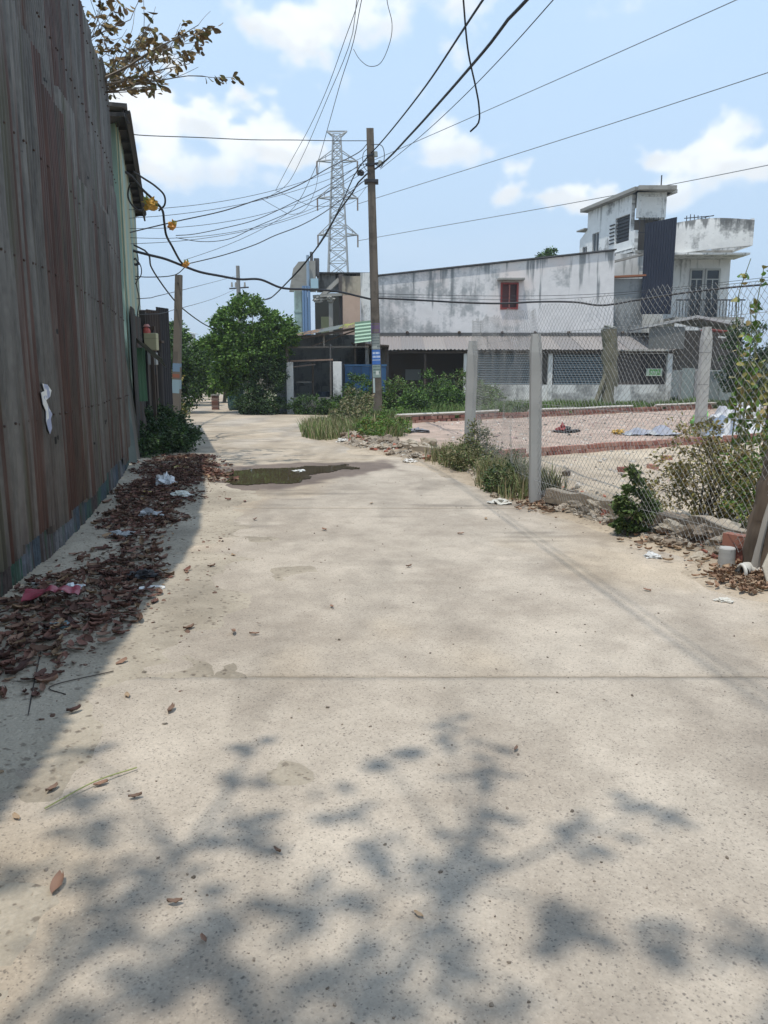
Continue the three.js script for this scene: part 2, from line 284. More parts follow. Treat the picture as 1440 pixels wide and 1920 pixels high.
{
  const f = thing('sheet_fence', 'tall fence of rusted corrugated metal sheets along the lane', 'fence', [-2.16, 0, 0]);
  const inF = (name, g, m, x, y, z, turn) => { const o = part(name, g, m, f); o.position.set(x + 2.16, y, z); o.rotation.y = turn; return o; };
  let z = 5.6, k = 0; const nails = []; const order = [1, 0, 3, 2, 5, 2, 4, 0, 1, 3, 4, 2, 0, 5, 3, 1, 0, 4, 1, 3, 0, 2, 1];
  while (z > -12.3) {
    const w = .836, a = [fenceX(z), z]; let z2 = z - w; const b = [fenceX(z2), z2]; const dx = b[0] - a[0], dz = b[1] - a[1], L = Math.hypot(dx, dz); z2 = z + dz * (w - .09) / L;
    // local +x runs from far to near so that the ribbed face looks at the lane
    const turn = Math.atan2(dz, -dx), fx = a[0] + dx * w / L, fz = a[1] + dz * w / L, q = rng(k * 31 + 5);
    const m = sheetMats[order[k % order.length]], up = rr(3.55, 4.3, q), foot = rr(.2, .38, q), top = mix(5.72, 5.9, q()) + .18 * Math.max(0, n2(k * .7, 3)), out = (k % 2) * .012;
    const nx = -dz / L, nz = dx / L; // towards the lane (+x side)
    const gl = corrugated(w, up - foot, .076, .018, 5, k, rr(-.0015, .0015, q)), gu = corrugated(w, top - up + .25, .076, .018, 4, k + 60, rr(-.001, .003, q));
    inF('sheet', gl, m, fx + Math.abs(nx) * out, foot, fz, turn);
    inF('sheet', gu, sheetMats[order[(k * 3 + 2) % order.length]], fx - .034, up - .25, fz, turn);
    for (let j = 0; j < 3; j++) { const t = j * .279 / w; inF('foot_sheet', corrugated(.285, foot + rr(.38, .5, q), .057, .011, 1, k + 90 + j), footMats[(k * 3 + j * 2 + (k % 3)) % 8], fx + (a[0] - fx) * t - .04 + .005 * (j % 2), -.02, fz + (a[1] - fz) * t, turn); }
    nails.push([fx, fz, a[0], a[1]]); z = z2; k++;
  }
  { const dot = new THREE.SphereGeometry(.011, 6, 4), l = []; for (const [x0, z0, x1, z1] of nails) for (const y of [1.2, 2.4, 3.3, 4.5, 5.4]) for (const t of [.08, .36, .63, .9]) l.push(place(dot, mix(x0, x1, t) + 2.16 + .022, y + .02 * n2(z0 * 9, t * 7), mix(z0, z1, t))); const o = part('nail_head', l, std(.06, .035, .025, .7), f); o.userData.kind = 'stuff'; }
  // timber rails and posts behind the sheets
  const wood = std(.12, .085, .055, .9);
  for (const [za, zb] of [[5.4, 0], [0, -5], [-5, -9.2], [-9.2, -12.5]]) for (const y of [1.2, 3.3, 5.4]) part('rail', bar([fenceX(za) + 2.16 - .16, y, za], [fenceX(zb) + 2.16 - .16, y, zb], .05, .09), wood, f);
  for (const zp of [5.2, 2, -1.2, -4.4, -7.5, -10.4, -12.5]) part('post', box(fenceX(zp) + 2.16 - .33, fenceX(zp) + 2.16 - .21, -.05, 5.7, zp - .055, zp + .055), wood, f);
}
// torn paper on the fence
{
  const s = new THREE.Shape([[0, 0], [.05, .09], [.04, .24], [.08, .31], [.02, .42], [-.03, .55], [.06, .60], [.10, .70], [.02, .80], [-.08, .82], [-.05, .70], [-.12, .68], [-.10, .5], [-.05, .38], [-.06, .22], [-.03, .08]].map(p => new THREE.Vector2(p[0] * 1.5, p[1] * .5)));
  const g = new THREE.ExtrudeGeometry(s, { depth: .004, bevelEnabled: false, curveSegments: 2 }); const zp = -6.35; g.rotateY(Math.PI / 2 + .17); g.translate(fenceX(zp) + .04, 1.06, zp);
  single('torn_paper', g, new THREE.MeshStandardMaterial({ map: tex(128, 128, (u, v) => { const n = fbm(u * 5, v * 5, 4); return n > .18 ? [.3, .32, .42] : [.62 + n * .3, .60 + n * .3, .55 + n * .3]; }), roughness: .9, side: THREE.DoubleSide }), 'torn scrap of white paper stuck to the rusty sheet fence', 'paper scrap');
}
// ---------------------------------------------------------------- plaster and metal materials
function plaster(seed, base, stain, amount, w = 512, h = 512, opt = {}) { // weathered wall: mildew blotches, runs from the top edge, bare patches
  return tex(w, h, (u, v) => {
    const X = u * (opt.sx || 8), Y = v * (opt.sy || 8);
    const b = fbm(X * .6 + seed, Y * .6 + seed * 2, 6), f = fbm(X * 4 + seed, Y * 4, 4), run = fbm(X * 5 + seed, Y * .35, 4);
    let c = mul3(base, 1 + .10 * f + .12 * b);
    c = lerp3(c, [base[0] * .98, base[1] * .88, base[2] * .84], sstep(.0, .4, fbm(X * .4 + 9 + seed, Y * .4, 4)) * (opt.pink || 0));
    const blotch = sstep(.22 - amount * .35, .85 - amount * .3, b + .4 * f + .3 * run + .1 * n2(X * 14, Y * 14) + .25 * (opt.bias ? opt.bias(u, v) : 0));
    c = lerp3(c, mul3(stain, 1 + .5 * f), blotch * .85);
    const runs = sstep(.18, .5, run + .5 * (v - (opt.top || .82)) * 3) * sstep(-.1, .25, v - (opt.top || .82) + .25 + .3 * run); c = lerp3(c, mul3(stain, .9 + .4 * f), runs * .85 * amount);
    return c.map(x => Math.max(.01, x));
  });
}
const uvScale = (g, sx, sy, ox = 0, oy = 0) => { const uv = g.attributes.uv; for (let i = 0; i < uv.count; i++) uv.setXY(i, (uv.getX(i) - ox) / sx, (uv.getY(i) - oy) / sy); return g; };
const mk = (map, rough = .92) => new THREE.MeshStandardMaterial({ map, roughness: rough, side: THREE.DoubleSide });
const mWhite = mk(plaster(3, [.74, .74, .72], [.15, .155, .155], .65, 512, 512, { sx: 4, sy: 4 }));
const mOldWall = mk(plaster(21, [.74, .72, .71], [.23, .245, .25], 1.0, 1024, 512, { sx: 13, sy: 8, pink: .7, top: .8, bias: (u, v) => .9 * sstep(.45, .1, u) + .35 * sstep(.62, .9, v) - .5 * sstep(.75, .45, Math.abs(u - .72) + .3) }));
const mGreyBlock = mk(plaster(8, [.30, .31, .31], [.12, .13, .135], .8, 256, 256, { sx: 4, sy: 4 }));
const mConc = mk(plaster(13, [.32, .31, .285], [.12, .115, .10], .7, 256, 512, { sx: 1.5, sy: 4 }));
const mPost = mk(plaster(15, [.40, .40, .385], [.20, .20, .175], .55, 128, 512, { sx: .8, sy: 3 }));
const mInsideShade = std(.13, .112, .095, .9), mDarkWood = std(.075, .055, .042, .9), mIron = std(.05, .05, .055, .55, { metalness: .5 }), mNavy = std(.012, .018, .038, .75), mRedPaint = std(.30, .045, .035, .6), mGlass = std(.02, .025, .03, .12);  // first colour is a dark tone painted for shade inside openings
const mCable = std(.014, .015, .019, .6), mThin = std(.05, .05, .055, .6), mAlu = std(.16, .165, .175, .5, { metalness: .4 });
const mBrickA = std(.32, .14, .10, .9), mBrickB = std(.38, .20, .15, .9), mBrickC = std(.25, .10, .075, .9), mMortar = std(.55, .52, .47, .95);

// ---------------------------------------------------------------- long stained house wall with a lean-to in front
{
  const b = thing('long_house', 'long low house with stained white gable wall and grey lean-to roof', 'house', [6, 0, -38]);
  const o = new THREE.Group(); // children are placed in world terms and moved by the base
  const P = (name, g, m, parent = b, label) => { g = Array.isArray(g) ? merge(g) : g; if (parent === b) g.translate(-6, 0, 38); else g.translate(-6, 0, 38); return part(name, g, m, parent, label); };
  const wg = wallShape([[-.85, 0], [11.95, 0], [11.72, 7.66], [0, 6.43], [-.85, 6.36]], .25, [[5.97, 6.89, 4.78, 6.12]]); uvScale(wg, 12.8, 7.7, -.85, 0); wg.translate(0, 0, -41);
  const wall = P('wall', wg, mOldWall);
  P('coping', [bar([-.95, 6.41, -41.1], [0, 6.5, -41.1], .06, .42), bar([0, 6.5, -41.1], [11.78, 7.73, -41.1], .06, .42)], std(.09, .09, .092, .9));
  P('wall', box(11.5, 11.75, 0, 7.4, -52, -41.26), mWhite); P('wall', box(-.85, -.6, 0, 6.2, -52, -41.26), mWhite);
  P('roof', [bar([-.9, 6.3, -46.6], [11.8, 7.5, -46.6], .08, 11)], std(.2, .19, .18, .9));
  const win = P('window', [box(5.97, 6.06, 4.78, 6.12, -41.18, -40.95), box(6.80, 6.89, 4.78, 6.12, -41.18, -40.951), box(6.06, 6.80, 6.03, 6.12, -41.18, -40.953), box(6.06, 6.80, 4.78, 4.88, -41.18, -40.953)], mRedPaint, b, 'red framed window');
  P('shutter', [box(6.07, 6.40, 4.89, 6.02, -41.12, -41.08)], std(.10, .025, .024, .6), win); P('shutter', [box(6.47, 6.79, 4.89, 6.02, -41.14, -41.1)], std(.055, .02, .022, .6), win); P('mullion', [box(6.405, 6.465, 4.89, 6.02, -41.1, -41.02)], std(.42, .16, .13, .6), win);
  P('hood', [box(5.78, 7.13, 6.20, 6.31, -40.995, -40.55, .02)], mConc, win);
  P('interior', box(5.2, 7.6, 4.0, 6.5, -44.6, -44.5), mWhite, win);
  // lean-to roof of separate fibre-cement sheets
  const sheets = [[.25, .225, .215], [.28, .255, .24], [.225, .21, .205]].map(c => std(...c, .95));
  for (let i = 0; i < 13; i++) { const w = 1.12, g = corrugated(w, 3.15, .177, .022, 1, i); g.rotateX(-Math.PI / 2 + .245); g.translate(-.25 + i * 1.09, 2.66 + (i % 2) * .012, -37.85); P('roof_sheet', g, sheets[(i * 7 + (i % 4)) % 3]); }
  P('ridge_flashing', [bar([-.2, 3.53, -40.9], [14, 3.53, -40.9], .16, .1)], std(.10, .10, .10, .9));
  for (let i = 0; i < 6; i++) P('flashing_block', [place(lump(.09, i + 3, .3, 1, .8), 1 + i * 2.2 + .7 * n2(i, 4), 3.62, -40.8)], mDarkWood);
  P('eave_beam', [box(-.1, 13.9, 2.5, 2.6, -38.14, -38.04)], mDarkWood);
  P('low_wall', uvScale(box(4.05, 13.9, -.05, 1.0, -38.3, -38.15), 4, 4), mWhite);
  for (const [x0, x1] of [[3.86, 4.3], [7.95, 8.17], [11.08, 11.26], [13.72, 13.96]]) P('pillar', uvScale(box(x0, x1, -.05, 2.49, -38.34, -38.1, .015), 3, 3), mWhite);
  for (const x of [.1, 1.95]) P('post', box(x, x + .1, -.05, 2.49, -38.2, -38.1), mDarkWood);
  // slatted blue-grey screens
  const slat = [std(.16, .21, .24, .6), std(.19, .24, .27, .6), std(.14, .185, .215, .6)];
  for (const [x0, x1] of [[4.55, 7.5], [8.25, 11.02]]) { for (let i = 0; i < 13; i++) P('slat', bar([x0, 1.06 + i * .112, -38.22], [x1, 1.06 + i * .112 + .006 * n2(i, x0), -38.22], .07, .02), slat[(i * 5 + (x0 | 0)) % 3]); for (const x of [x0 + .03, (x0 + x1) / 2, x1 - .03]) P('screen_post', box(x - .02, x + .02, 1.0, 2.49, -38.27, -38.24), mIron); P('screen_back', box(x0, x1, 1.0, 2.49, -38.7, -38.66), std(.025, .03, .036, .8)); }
  P('panel', uvScale(box(11.27, 12.45, 1.01, 2.49, -38.25, -38.2), 2, 2), std(.075, .062, .058, .8)); P('panel', box(12.46, 13.7, 1.01, 2.49, -38.32, -38.28), std(.04, .034, .034, .8));
  P('back_wall', box(-.2, 4.1, 0, 2.6, -40.6, -40.5), mDarkWood); P('floor', box(-.2, 14, -.04, .03, -40.9, -38.35), mConc);  // back wall coloured dark to stand in for the roof shade inside
  P('window_pane', box(1.1, 1.9, 1.2, 1.75, -40.45, -40.4), std(.16, .17, .17, .3)); P('shelf', box(.3, 1.85, .75, .8, -40.3, -39.9), mDarkWood);
}
{ const g = box(12.72, 13.5, 1.42, 1.78, -38.16, -38.13);
  const cv = document.createElement('canvas'); cv.width = 128; cv.height = 64; const x = cv.getContext('2d'); x.fillStyle = '#c9d4c0'; x.fillRect(0, 0, 128, 64); x.fillStyle = '#5fae55'; x.fillRect(24, 6, 90, 50); x.fillStyle = '#dfe8d2'; for (let i = 0; i < 5; i++) x.fillRect(34 + i * 15, 18 + (i % 2) * 5, 9, 22); x.fillRect(34, 46, 60, 4);
  const t = new THREE.CanvasTexture(cv); t.colorSpace = THREE.SRGBColorSpace; const uv = new THREE.PlaneGeometry(.76, .34); uv.translate(13.11, 1.6, -38.125);
  const s = thing('green_sign', 'small green and white sign board on the dark lean-to panel', 'sign', [13.11, 1.42, -38.14]);
  part('board', g.translate(-13.11, -1.42, 38.14), std(.5, .55, .5, .6), s); part('print', uv.translate(-13.11, -1.42, 38.14), new THREE.MeshStandardMaterial({ map: t, roughness: .5 }), s); }

// ---------------------------------------------------------------- two-storey white house on the right
{
  const b = thing('white_house', 'two storey white house with stained parapets and roof tower', 'house', [15, 0, -44]);
  const P = (name, g, m, parent = b, label) => { g = Array.isArray(g) ? merge(g) : g; g.translate(-15, 0, 44); return part(name, g, m, parent, label); };
  const m1 = mk(plaster(31, [.76, .77, .76], [.14, .145, .145], .7, 512, 512, { sx: 6, sy: 5, top: .86 })), m2 = mk(plaster(37, [.76, .76, .74], [.11, .115, .115], .95, 512, 256, { sx: 5, sy: 2, top: .7 }));
  // side wall running back from the lane, then front
  const side = (pts, holes, t, z) => { const g = wallShape(pts, t, holes); uvScale(g, 7, 6, 0, 4); g.rotateY(Math.PI / 2 + .245 + Math.PI); return g; };
  const sw = wallShape([[0, 0], [6.2, 0], [6.2, 9.2], [6.05, 9.2], [5.75, 9.2], [5.75, 11.12], [.9, 11.12], [.9, 10.1], [0, 9.65]], .22, [[.35, .95, 8.2, 9.15], [1.55, 2.35, 8.35, 9.75], [4.15, 5.75 - .12, 8.75, 10.15]]);
  uvScale(sw, 6.2, 5, 0, 6.4); sw.rotateY(-(Math.PI / 2 - .245)); sw.translate(12.1, 0, -50.0); const swall = P('wall', sw, m1);
  const sideP = (s, y, d = 0) => [12.1 + s * Math.sin(.245) - d * Math.cos(.245), y, -50 + s * Math.cos(.245) + d * Math.sin(.245)];
  const sbox = (s0, s1, y0, y1, d0, d1) => { const g = new THREE.BoxGeometry(d1 - d0, y1 - y0, s1 - s0); g.translate(-(d0 + d1) / 2, (y0 + y1) / 2, (s0 + s1) / 2); g.rotateY(.245); g.translate(12.1, 0, -50); return g; };
  P('roof_slab', sbox(.6, 6.6, 11.13, 11.32, -2.2, .38), mConc); P('roof_slab', sbox(-.1, .9, 10.12, 10.2, -2, .2), mConc);
  P('floor_band', sbox(1.9, 6.3, 8.05, 8.25, .0, .16), m2);
  for (const [s0, s1, y0, y1] of [[.35, .95, 8.2, 9.15], [1.55, 2.35, 8.35, 9.75]]) { const w = P('window', sbox(s0 + .04, s1 - .04, y0 + .04, y1 - .04, -.16, -.12), std(.10, .12, .14, .3)); P('frame', [sbox(s0, s0 + .05, y0, y1, -.12, -.04), sbox(s1 - .05, s1, y0, y1, -.12, -.04), sbox((s0 + s1) / 2 - .025, (s0 + s1) / 2 + .025, y0, y1, -.118, -.05)], std(.4, .4, .39, .6), w); }
  P('screen', sbox(4.1, 5.7, 8.7, 10.2, -.2, -.16), std(.085, .095, .11, .7)); for (let i = 0; i < 7; i++) P('louvre', sbox(4.16, 5.62, 8.85 + i * .19, 8.9 + i * .19, -.14, -.08), mIron);  // dark panel put in for the shade inside the tower opening
  for (let i = 0; i < 6; i++) P('louvre', sbox(3.6, 4.1, 8.82 + i * .2, 8.88 + i * .2, .0, .06), mIron);
  // tower front
  P('wall', uvScale(box(13.65, 15.2, 9.82, 11.12, -44.1, -43.9), 4, 4), mWhite); P('moulding', [box(13.85, 15.0, 10.9, 10.97, -43.9, -43.86), box(13.78, 13.86, 9.83, 10.97, -43.9, -43.862), box(14.98, 15.06, 9.83, 10.97, -43.9, -43.862)], mWhite);
  P('roof_slab', box(13.5, 15.5, 11.13, 11.34, -46, -43.3), mConc); P('wall', uvScale(box(15.02, 15.24, 6, 11.1, -48, -44.11), 4, 4), mWhite);
  P('grille', [...[0, 1, 2, 3, 4, 5].map(i => box(13.75 + i * .25, 13.78 + i * .25, 9.0, 9.8, -43.75, -43.72)), box(13.7, 15.1, 9.0, 9.05, -43.74, -43.71)], mIron); P('recess', box(13.6, 15.1, 7.5, 9.82, -44.6, -44.5), mInsideShade);
  P('antenna', box(14.72, 14.77, 11.3, 11.9, -43.6, -43.55), mIron);
  // block between tower and rounded balcony
  P('wall', uvScale(box(13.7, 19.0, -.05, 8.0, -44.4, -44.15), 6, 8), m1); P('wall', uvScale(box(18.8, 19.0, 0, 8, -52, -44.41), 6, 8), m1); P('roof_deck', box(13.7, 19, 8.0, 8.15, -52, -44), mConc);
  { const s = new THREE.Shape(); s.moveTo(0, 0); s.lineTo(4.2, 0); s.lineTo(4.2, 2); s.lineTo(0, 2.6); s.lineTo(0, 0);
    const pts = []; for (let i = 0; i <= 14; i++) { const t = i / 14; pts.push([15.05 + 4.15 * t, -42.1 + 1.5 * (1 - Math.sin(Math.PI * .5 * clamp(t * 1.7))) * -.75]); }
    const pos = [], uv = [], idx = []; const hB = t => 7.75 + .36 * t, hT = t => 9.35 + .12 * Math.sin(t * 3);
    for (const off of [0, -.16]) for (let i = 0; i <= 14; i++) { const t = i / 14; pos.push(pts[i][0], hB(t), pts[i][1] + off, pts[i][0], hT(t), pts[i][1] + off); uv.push(t, 0, t, 1); }
    const row = o => { for (let i = 0; i < 14; i++) { const a = o + i * 2; idx.push(a, a + 2, a + 3, a, a + 3, a + 1); } }; row(0); row(30); for (let i = 0; i < 14; i++) { const a = i * 2 + 1, c = a + 30; idx.push(a, a + 2, c + 2, a, c + 2, c); }
    const g = new THREE.BufferGeometry(); g.setAttribute('position', new THREE.Float32BufferAttribute(pos, 3)); g.setAttribute('uv', new THREE.Float32BufferAttribute(uv, 2)); g.setIndex(idx); g.computeVertexNormals(); P('parapet', g, m2, b, 'rounded white parapet with black mildew runs'); }
  P('parapet', uvScale(box(19.05, 19.2, 8.1, 9.45, -47, -42.14), 4, 4), mWhite);
  P('balcony_slab', box(15.0, 19.2, 7.68, 7.78, -44.2, -42.3), mWhite); P('balcony_floor', box(15.5, 19.2, 4.35, 4.5, -44.1, -42.4), mConc); P('balcony_rail', [box(15.5, 19.2, 5.35, 5.42, -42.46, -42.42), ...Array.from({ length: 22 }, (_, i) => box(15.55 + i * .165, 15.58 + i * .165, 4.5, 5.36, -42.455, -42.425))], mIron); P('balcony_upstand', uvScale(box(15.5, 19.2, 3.6, 4.36, -42.5, -42.36), 4, 4), mWhite);
  for (const [x0, x1, y0] of [[16.85, 17.5, 5.0], [17.7, 18.4, 5.0]]) { const d = P('door', box(x0, x1, y0 - .5, 7.15, -44.14, -44.1), mGlass); P('frame', [box(x0 - .06, x0 + .03, y0 - .5, 7.2, -44.12, -44.05), box(x1 - .03, x1 + .06, y0 - .5, 7.2, -44.12, -44.051), box(x0 + .03, x1 - .03, 7.1, 7.2, -44.12, -44.052), box(x0 + .03, x1 - .03, 6.6, 6.66, -44.12, -44.053), box((x0 + x1) / 2 - .03, (x0 + x1) / 2 + .03, y0, 6.6, -44.12, -44.054)], std(.42, .43, .42, .6), d); }
  // lower grey block wall seen between the two houses
  P('block_wall', uvScale(box(12.0, 13.7, 3.3, 6.45, -42.4, -42.2), 4, 4), mGreyBlock); P('tile_edge', [bar([11.95, 6.52, -42.2], [13.7, 6.6, -42.2], .09, .5)], std(.30, .12, .06, .9)); P('lintel', [bar([11.95, 7.3, -42.6], [13.75, 7.75, -42.6], .1, .5)], mConc); P('wall', uvScale(box(11.96, 13.7, 6.4, 7.9, -43.6, -43.5), 4, 4), mWhite);
}
{ // dark sheeting hung down the house front
  const g = corrugated(1.62, 4.55, .13, .02, 6, 3); const p = g.attributes.position; for (let i = 0; i < p.count; i++) p.setZ(i, p.getZ(i) + .06 * n2(p.getX(i) * 2, p.getY(i) * 1.2)), p.setY(i, p.getY(i) + p.getX(i) * .2 * (p.getY(i) / 4.55)); g.computeVertexNormals();
  g.translate(13.5, 4.62, -42.0); single('dark_sheeting', g, mNavy, 'dark navy sheeting hung down beside the white house balcony', 'sheeting'); }
{ // water pipes on the roof
  const t = thing('roof_rack', 'small iron rack of pipes on the flat roof of the white house', 'rack', [16.7, 9.3, -43.2]);
  for (let i = 0; i < 7; i++) part('pipe', bar([-.65 + i * .22, -.1, .1 * n2(i, 1)], [-.55 + i * .2, .5 + .12 * n2(i, 5), -.2], .035), mIron, t); part('rail', bar([-.75, .35, 0], [.8, .48, 0], .04), mIron, t); part('rail', bar([-.75, .12, .05], [.8, .5, .05], .03), mIron, t);
}
// shed roofs and yard wall below the white house
{
  const b = thing('yard_shed', 'low grey yard shed with shallow roof and red awning', 'shed', [15.5, 0, -37.5]);
  const P = (n, g, m, l) => { g = Array.isArray(g) ? merge(g) : g; g.translate(-15.5, 0, 37.5); return part(n, g, m, b, l); };
  P('roof', [bar([12.6, 3.7, -39.4], [14.9, 4.15, -39.4], .07, 3), bar([14.9, 4.15, -39.4], [17.2, 3.7, -39.4], .07, 3)], std(.20, .205, .21, .9));
  P('fascia', [bar([12.6, 3.76, -37.86], [14.9, 4.21, -37.86], .12, .05), bar([14.9, 4.21, -37.86], [17.3, 3.76, -37.86], .12, .05)], std(.45, .45, .44, .8));
  P('awning', bar([14.9, 3.55, -36.9], [16.4, 3.4, -36.9], .05, .9).rotateX(0), std(.34, .085, .075, .8), 'faded red awning'); P('awning_edge', bar([15.4, 3.2, -36.5], [16.3, 3.15, -36.5], .09, .05), std(.6, .6, .58, .8));
  P('wall', [box(14.0, 17.4, 1.7, 3.6, -38.6, -38.5)], mInsideShade); P('gable', [box(12.7, 14.4, 2.7, 3.75, -38.0, -37.95)], std(.15, .155, .15, .9));
  P('low_wall', uvScale(box(14.0, 19.5, -.05, 1.62, -37.2, -37.05), 4, 4), mGreyBlock);
  for (let i = 0; i < 9; i++) P('board', box(14.05 + i * .6, 14.62 + i * .6, .3, 1.72 + .1 * n2(i, 2), -37.02 + (i % 2) * .02, -36.99 + (i % 2) * .02), [std(.26, .30, .29, .8), std(.30, .29, .29, .8), std(.20, .23, .22, .8)][i % 3]);
}
{ // grey ribbed sheet wall at the far right
  const f = thing('ribbed_wall', 'grey ribbed metal wall behind the climbing plant', 'wall', [14.6, 0, -27]);
  for (let i = 0; i < 7; i++) { const g = corrugated(.9, 3.4, .15, .02, 1, i + 40); const o = part('sheet', g, [std(.15, .165, .18, .6), std(.17, .185, .195, .6)][i % 2], f); o.position.set(i * .86, 0, 0); }
  part('cap', box(0, 6.1, 3.4, 3.52, -.1, .06), std(.3, .32, .33, .7), f); part('rail', box(0, 6.1, 1.7, 1.8, -.12, -.04), mIron, f); for (const x of [.1, 3, 5.9]) part('post', box(x - .05, x + .05, -.05, 3.4, -.2, -.08), mIron, f);
}
// ---------------------------------------------------------------- old open shed and the house behind it, left of the pole
{
  const b = thing('open_shed', 'old open-fronted shed with rusty mossy sheet roof and white pillars', 'shed', [-2.2, 0, -31]);
  const P = (n, g, m, l) => { g = Array.isArray(g) ? merge(g) : g; g.translate(2.2, 0, 31); return part(n, g, m, b, l); };
  const roofM = [mk(tex(128, 128, (u, v) => { const n = fbm(u * 6, v * 6, 5); return n > .05 ? [.20 + n * .2, .22 + n * .2, .06] : [.16, .12 + n * .1, .085]; })), mk(tex(128, 128, (u, v) => { const n = fbm(u * 7 + 5, v * 7, 5); return n > .1 ? [.25, .14, .07] : [.13 + n * .2, .12 + n * .2, .11 + n * .1]; })), std(.14, .16, .15, .9)];
  for (let i = 0; i < 4; i++) { const g = corrugated(.88, 4.2, .076, .012, 2, i + 11); g.rotateX(-Math.PI / 2 + .10); g.translate(0, 0, 0); const p = g.attributes.position; for (let k = 0; k < p.count; k++) p.setY(k, p.getY(k) + p.getX(k) * .177); g.computeVertexNormals(); g.translate(-4.25 + i * .83, 2.80 + i * .83 * .177, -30.7); P('roof_sheet', g, roofM[(i * 2) % 3 === 0 ? 0 : i % 2 ? 1 : 2]); }
  P('rafter', bar([-4.2, 2.72, -30.8], [-1.0, 3.28, -30.8], .09, .06), mDarkWood); P('tie_beam', bar([-3.9, 2.55, -31], [-.6, 2.58, -31], .07, .05), std(.16, .14, .12, .8)); P('brace', bar([-2.9, 2.57, -31], [-1.1, 3.2, -31], .05, .04), mDarkWood);
  for (const x of [-2.35, -1.1]) P('strut', box(x - .035, x + .035, 2.58, 3.05 + (x + 2.35) * .17, -31.03, -30.97), std(.22, .20, .17, .8));
  P('pillar', uvScale(box(-3.84, -3.58, -.05, 1.98, -31.1, -30.85, .015), 3, 3), mWhite, 'white plastered pillar'); P('pillar', uvScale(box(-2.0, -1.66, -.05, 2.0, -31.1, -30.8, .015), 3, 3), mWhite, 'white plastered pillar');
  P('post', box(-3.85, -3.75, 1.98, 2.75, -31, -30.9), std(.2, .17, .14, .85)); P('post', box(-2.13, -2.07, 0, 2.7, -31, -30.94), std(.14, .13, .12, .7)); P('post', box(-2.87, -2.8, .0, 1.95, -31.4, -31.34), mDarkWood);
  P('rail', bar([-3.7, 2.02, -30.95], [-2.0, 2.08, -30.95], .06, .05), std(.25, .17, .13, .8)); P('rail', bar([-3.7, 1.78, -31], [-2.7, 1.9, -31], .05, .05), std(.18, .14, .12, .8)); P('shelf', bar([-3.5, 1.2, -31.6], [-2.9, 1.2, -31.6], .05, .3), std(.25, .24, .22, .8));
  P('low_wall', uvScale(box(-3.58, -1.99, -.05, .62, -31.05, -30.9), 3, 3), mConc); P('back_wall', box(-4.2, -.3, -.05, 3.2, -34.6, -34.5), mGreyBlock); P('side_wall', box(-.75, -.65, -.05, 3.2, -34.5, -31.6), mGreyBlock); P('side_wall', box(-4.25, -4.15, -.05, 2.8, -34.5, -31), mGreyBlock);
  P('crate', box(-3.3, -2.9, .0, .5, -32.2, -31.8), mDarkWood); P('drum', new THREE.CylinderGeometry(.25, .27, .8, 14).translate(-2.5, .4, -32.4), std(.05, .08, .12, .6));
}
{ // green sheet and blue gate between shed and pole
  const g = corrugated(.85, .72, .15, .022, 1, 7); g.rotateZ(-Math.PI / 2); g.rotateX(-.35); g.translate(-1.12, 3.48, -30.6);
  const p = g.attributes.position; for (let i = 0; i < p.count; i++) p.setY(i, p.getY(i) + (p.getX(i) + 1.1) * .12);
  g.computeVertexNormals(); single('green_roof_sheet', g, std(.30, .44, .33, .6), 'pale green ribbed sheet hanging off the end of the shed roof', 'roof sheet');
  const t = thing('blue_gate', 'blue painted sheet gate in the shade beside the old shed', 'gate', [-.75, 0, -31.2]);
  for (let i = 0; i < 5; i++) part('panel', box(-.8 + i * .33, -.8 + i * .33 + .315, .15, 1.82, -.02, .01), [std(.03, .10, .22, .6), std(.025, .08, .18, .6)][i % 2], t); part('frame', [box(-.83, .87, 1.83, 1.9, -.03, .03), box(-.83, .87, .08, .14, -.03, .03)], std(.05, .14, .28, .6), t);
  for (const x of [-.86, .9]) part('post', box(x - .04, x + .04, -.05, 2.0, -.05, .05), mIron, t);
  const r = thing('dark_lean_to', 'dark low roof over the yard between shed and long house', 'roof', [.0, 0, -33]); part('roof', bar([-1.3, 2.72, 0], [.2, 2.62, 0], .06, 3.4), mDarkWood, r); part('back', box(-1.2, .2, 0, 2.6, -1.6, -1.5), mInsideShade, r); for (const x of [-1.15, .1]) part('post', box(x - .04, x + .04, -.05, 2.66, 1.4, 1.48), mDarkWood, r);
}
